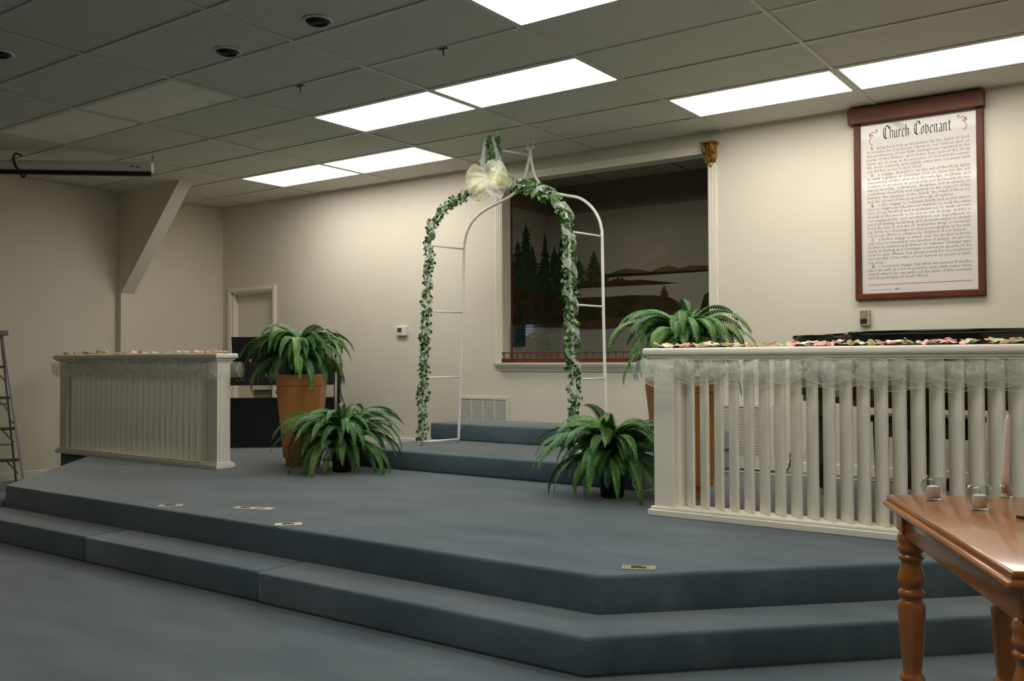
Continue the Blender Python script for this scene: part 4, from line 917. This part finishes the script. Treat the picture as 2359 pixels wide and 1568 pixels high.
def flourish(cx, cz, mx):
    orn = MB()
    C = spline([(0, 0, 0), (.02, 0, .018), (.045, 0, .012), (.06, 0, .026), (.05, 0, .036), (.044, 0, .026)], 5); D = spline([(0, 0, .01), (.012, 0, -.02), (.0, 0, -.045), (.01, 0, -.075), (.022, 0, -.07)], 5); E_ = spline([(-.004, 0, -.012), (.014, 0, .004), (.026, 0, -.012), (.01, 0, -.016)], 4)
    for S in (C, D, E_):
        for p, q in zip(S, S[1:]):
            d = (q - p).normalized(); n_ = Vector((-d.z, 0, d.x)) * .0022
            orn.add([(cx + mx * v.x, sy, cz + v.z) for v in (p - n_, p + n_, q + n_, q - n_)], [(0, 1, 2, 3)])
    orn.build('red_flourish', M['inkred'], po)
flourish(3.605, 2.89, 1); flourish(4.272, 2.912, -1)
orn = MB()
for k in range(44):
    x = SXL + .005 + (SXR - SXL - .01) * k / 43; orn.add([(x - .009, sy, 1.757), (x, sy, 1.753), (x + .009, sy, 1.757), (x, sy, 1.761)], [(0, 1, 2, 3)])
orn.build('red_border', M['inkred'], po)['kind'] = 'stuff'
fp = MB()
for k in range(30): fp.add([(SXL + .005 + k * .0055, sy, 1.716), (SXL + .0085 + k * .0055, sy, 1.716), (SXL + .0085 + k * .0055, sy, 1.719), (SXL + .005 + k * .0055, sy, 1.719)], [(0, 1, 2, 3)])
for k in range(9): fp.add([(3.775 + k * .0034, sy, 1.713), (3.777 + k * .0034, sy, 1.713), (3.777 + k * .0034, sy, 1.727), (3.775 + k * .0034, sy, 1.727)], [(0, 1, 2, 3)])
fp.build('fine_print', M['inkgrey'], po)

# ------------------------------------------------------------------ wooden table with candles
TX, TY, TA = 4.654, -.48, math.atan2(-.898, .44); TH = .76
tb = thing('wooden_table', 'polished honey-coloured wooden table with turned legs', 'table', (TX, TY, 0), TA)
TL, TW = 1.14, .47     # local x runs along the long edge, local y to the right-back side
BB = lambda n, x0, x1, y0, y1, z0, z1, m, be=.004, seg=3: MB().box(x0, x1, y0, y1, z0, z1).build(n, M[m], tb, local=True, bevel=be, seg=seg, smooth=True)
BB('table_top', .01, TL - .01, .01, TW - .01, TH - .017, TH, 'table', .006); BB('top_moulding', 0, TL, 0, TW, TH - .04, TH - .019, 'table', .009, 4); BB('top_cove', .008, TL - .008, .008, TW - .008, TH - .02, TH - .016, 'table', 0)
for a in [(.06, TL - .06, .045, .063), (.06, TL - .06, TW - .113, TW - .095)]: BB('apron', *a, TH - .125, TH - .04, 'table', .003)
for a in [(.045, .063, .07, TW - .12), (TL - .063, TL - .045, .07, TW - .12)]: BB('apron', *a, TH - .125, TH - .04, 'table', .003)
lp = [(.03, .652), (.036, .645), (.041, .632), (.041, .622), (.036, .612), (.04, .605), (.042, .597), (.038, .588), (.03, .584), (.036, .576), (.041, .57), (.036, .563), (.03, .556), (.03, .545), (.035, .53), (.04, .512), (.042, .498), (.038, .483), (.03, .474), (.034, .466), (.041, .458), (.041, .45), (.033, .443), (.031, .436), (.036, .43), (.041, .42), (.042, .408), (.041, .37), (.037, .3), (.031, .235), (.027, .205), (.03, .196), (.038, .188), (.038, .18), (.03, .172), (.028, .16), (.034, .13), (.037, .1), (.032, .06), (.024, .03), (.026, .015), (.024, 0)]
for x in (.07, TL - .07):
    for y in (.07, TW - .12):
        lg = MB().box(x - .036, x + .036, y - .036, y + .036, .65, TH - .04).build('leg', M['table_leg'], tb, local=True, bevel=.006)
        MB().lathe(lp[::-1], 24, (x, y, 0)).build('turning', M['table_leg'], lg, local=True, smooth='all')
def votive(x, y, label, lit=True):
    t = thing('votive_candle', label, 'candle', (x, y, TH), 0, 'votive candles')
    MB().lathe([(.001, .0), (.02, .0), (.025, .004), (.0335, .022), (.0365, .042), (.0345, .06), (.031, .074), (.0295, .0745), (.0285, .0735), (.032, .06), (.0338, .042), (.031, .024), (.0235, .009), (.001, .008)], 32, caps=False).build('glass_cup', M['cupglass'], t, local=True, smooth='all')
    wx = MB().lathe([(.001, .0085), (.0185, .0085), (.0195, .012), (.0195, .04), (.018, .044), (.006, .0475), (.001, .0475)], 24, caps=False).build('wax', M['wax'], t, local=True, smooth=True)
    MB().tube([(0, 0, .046), (.001, 0, .052), (.003, 0, .056)], .0009, 5).build('wick', M['wick'], wx, local=True)
votive(4.822, -.537, 'white votive candle in a glass cup near the far table corner'); votive(4.973, -.668, 'white votive candle in a glass cup nearer the table middle')
t = thing('taper_candle', 'tall pale pink taper candle in a round glass holder', 'candle', (5.0, -.352, TH))
MB().lathe([(.001, 0), (.018, 0), (.022, .004), (.0235, .018), (.0225, .032), (.019, .04), (.0135, .042), (.0125, .038), (.0125, .014), (.001, .013)], 24, caps=False).build('glass_holder', M['cupglass'], t, local=True, smooth='all')
tp = MB().tube([(0, 0, .0145), (.001, 0, .08), (.006, .004, .2), (.009, .006, .25), (.01, .0065, .262), (.0102, .0067, .266)], [.0118, .0115, .0098, .0085, .005, .0015], 16).build('taper', M['waxpink'], t, local=True, smooth='all')
MB().tube([(.0102, .0067, .265), (.0085, .0067, .272), (.0105, .007, .277)], .0015, 5).build('wick', M['cord'], tp, local=True)
fo = MB(); e = [Vector((0, 0, 0)), Vector((.1, -.06, 0)), Vector((.16, .05, 0)), Vector((.06, .11, 0))]
fo.prism([(v.x, v.y) for v in e], 0, .008); q = fo.build('tray', mat('dark_tray', (44, 52, 48), .35), bevel=.002); q.location = (5.078, -.76, TH + .0005); tag(q, 'thin dark tray lying on the wooden table', 'tray')

# ------------------------------------------------------------------ stepladder by the left wall
ld = thing('stepladder', 'grey aluminium stepladder near the left wall', 'ladder', (-3.445, .403, 0), R(64))
def bar(p, q, w_, d_, m, n, par=ld):
    p, q = Vector(p), Vector(q)
    MB().loft([[(v.x - w_, v.y - d_, v.z), (v.x + w_, v.y - d_, v.z), (v.x + w_, v.y + d_, v.z), (v.x - w_, v.y + d_, v.z)] for v in (p, q)]).build(n, M[m], par, local=True, bevel=.003)
for s_ in (-1, 1):
    bar((s_ * .33, 0, 0), (s_ * .13, .26, 1.47), .011, .026, 'alu', 'front_rail'); bar((s_ * .26, .6, 0), (s_ * .12, .31, 1.47), .009, .016, 'alu', 'rear_rail')
for z in (.29, .58, .87, 1.16):
    k = z / 1.47; hw = .33 - .2 * k; yy = .26 * k
    sp_ = MB().box(-hw + .01, hw - .01, yy - .03, yy + .045, z - .012, z + .012).build('step', M['aludark'], ld, local=True, bevel=.003)
    for s_ in (-1, 1): MB().tube([(s_ * (hw - .015), yy, z - .13), (s_ * (hw - .11), yy, z - .012)], .007, 6).build('step_brace', M['alu'], sp_, local=True)
MB().box(-.185, .185, .2, .36, 1.46, 1.505).build('top_cap', M['alu'], ld, local=True, bevel=.006)
for z in (.4, .8): 
    k = z / 1.47; MB().tube([(-.26 + .14 * k, .6 - .29 * k, z), (.26 - .14 * k, .6 - .29 * k, z)], .008, 6).build('rear_brace', M['alu'], ld, local=True)
for s_ in (-1, 1):
    MB().tube([(s_ * .24, .11, .66), (s_ * .222, .28, .62), (s_ * .2, .47, .66)], .006, 6).build('spreader', M['alu'], ld, local=True)

# ------------------------------------------------------------------ projection screen under the ceiling
ps0 = Vector((-2.13, 1.25, 2.98)); pd = Vector((-.995, -.88, 0)).normalized(); pa = math.atan2(-pd.y, -pd.x)
pj_ = thing('projection_screen', 'rolled-up white projection screen hung by chains from the ceiling', 'projection screen', ps0, pa)
def ov(a, b_, n=14): return [(b_ * .5 * 0 + a * math.cos(2 * PI * k / n), b_ * math.sin(2 * PI * k / n)) for k in range(n)]
MB().loft([[(-2.1, y, z) for y, z in ov(.045, .048)], [(-.012, y, z) for y, z in ov(.045, .048)]]).build('case', M['screen_case'], pj_, local=True, smooth=True)
MB().loft([[(-.012, y, z) for y, z in ov(.047, .054)], [(.0, y, z) for y, z in ov(.047, .054)]]).build('end_cap', M['plastic'], pj_, local=True)
MB().box(-2.1, -.005, -.03, .012, -.082, -.046).build('bottom_bar', M['black'], pj_, local=True)
for k in range(2): MB().box(-.18 + k * .05, -.15 + k * .05, -.049, -.044, -.005 - .008 * k, .008 - .008 * k).build('sticker', M['taupe'], pj_, local=True)
for k in range(5):
    a = [(.008 * math.cos(q), .0, .013 * math.sin(q)) for q in [2 * PI * j / 10 for j in range(11)]]
    if k % 2: a = [(0, x, z) for x, _, z in a]
    MB().tube([(x, y, z + .06 + k * .0108) for x, y, z in a], .002, 5).build('chain_link', M['chrome'], pj_, local=True)
sb = spline([(-1.15, .02, .095), (-1.18, -.04, .098), (-1.19, -.06, .05), (-1.17, -.056, -.02), (-1.14, -.04, -.075), (-1.12, -.02, -.11), (-1.1, -.03, -.09)], 5)
MB().tube(sb, .009, 6).build('strap', M['black'], pj_, local=True, smooth='all')
for k in range(5):
    a = [(.008 * math.cos(q), .0, .013 * math.sin(q)) for q in [2 * PI * j / 10 for j in range(11)]]
    MB().tube([(x - 2.0, y, z + .06 + k * .0108) for x, y, z in a], .002, 5).build('chain_link', M['chrome'], pj_, local=True)

# ------------------------------------------------------------------ cords on the stage
c = MB().tube(spline([(.1, 2.37, P1 + .006), (.05, 2.45, P1 + .005), (-.03, 2.62, P1 + .02), (-.1, 2.6, P1 + .004), (-.2, 2.75, P1 + .006), (-.262, 2.8, P1 + .004), (-.285, 2.85, P1 - .08), (-.3, 2.9, SZ + .006), (-.5, 2.9, SZ + .005)], 6), .0045, 6).build('light_string_cord', M['cord']); tag(c, 'twisted white cord trailing from the ivy-wrapped foot of the arch', 'cord')
c = MB().tube(spline([(2.51, 3.3, SZ + .006), (2.56, 3.25, SZ + .006), (2.7, 3.35, SZ + .006), (2.95, 3.28, SZ + .005), (3.2, 3.36, SZ + .005), (3.5, 3.3, SZ + .006), (3.9, 3.42, SZ + .005)], 6), .005, 6).build('extension_cord', M['cord']); tag(c, 'white cord running along the stage floor by the back wall', 'cord')
c = MB().tube(spline([(2.62, 1.62, SZ + .26), (2.66, 1.58, SZ + .2), (2.63, 1.56, SZ + .12), (2.67, 1.55, SZ + .05), (2.64, 1.6, SZ + .006), (2.6, 1.75, SZ + .005)], 6), .005, 6).build('fairy_light_cord', M['cord']); tag(c, 'white fairy light cord hanging between floor fern and railing', 'cord')
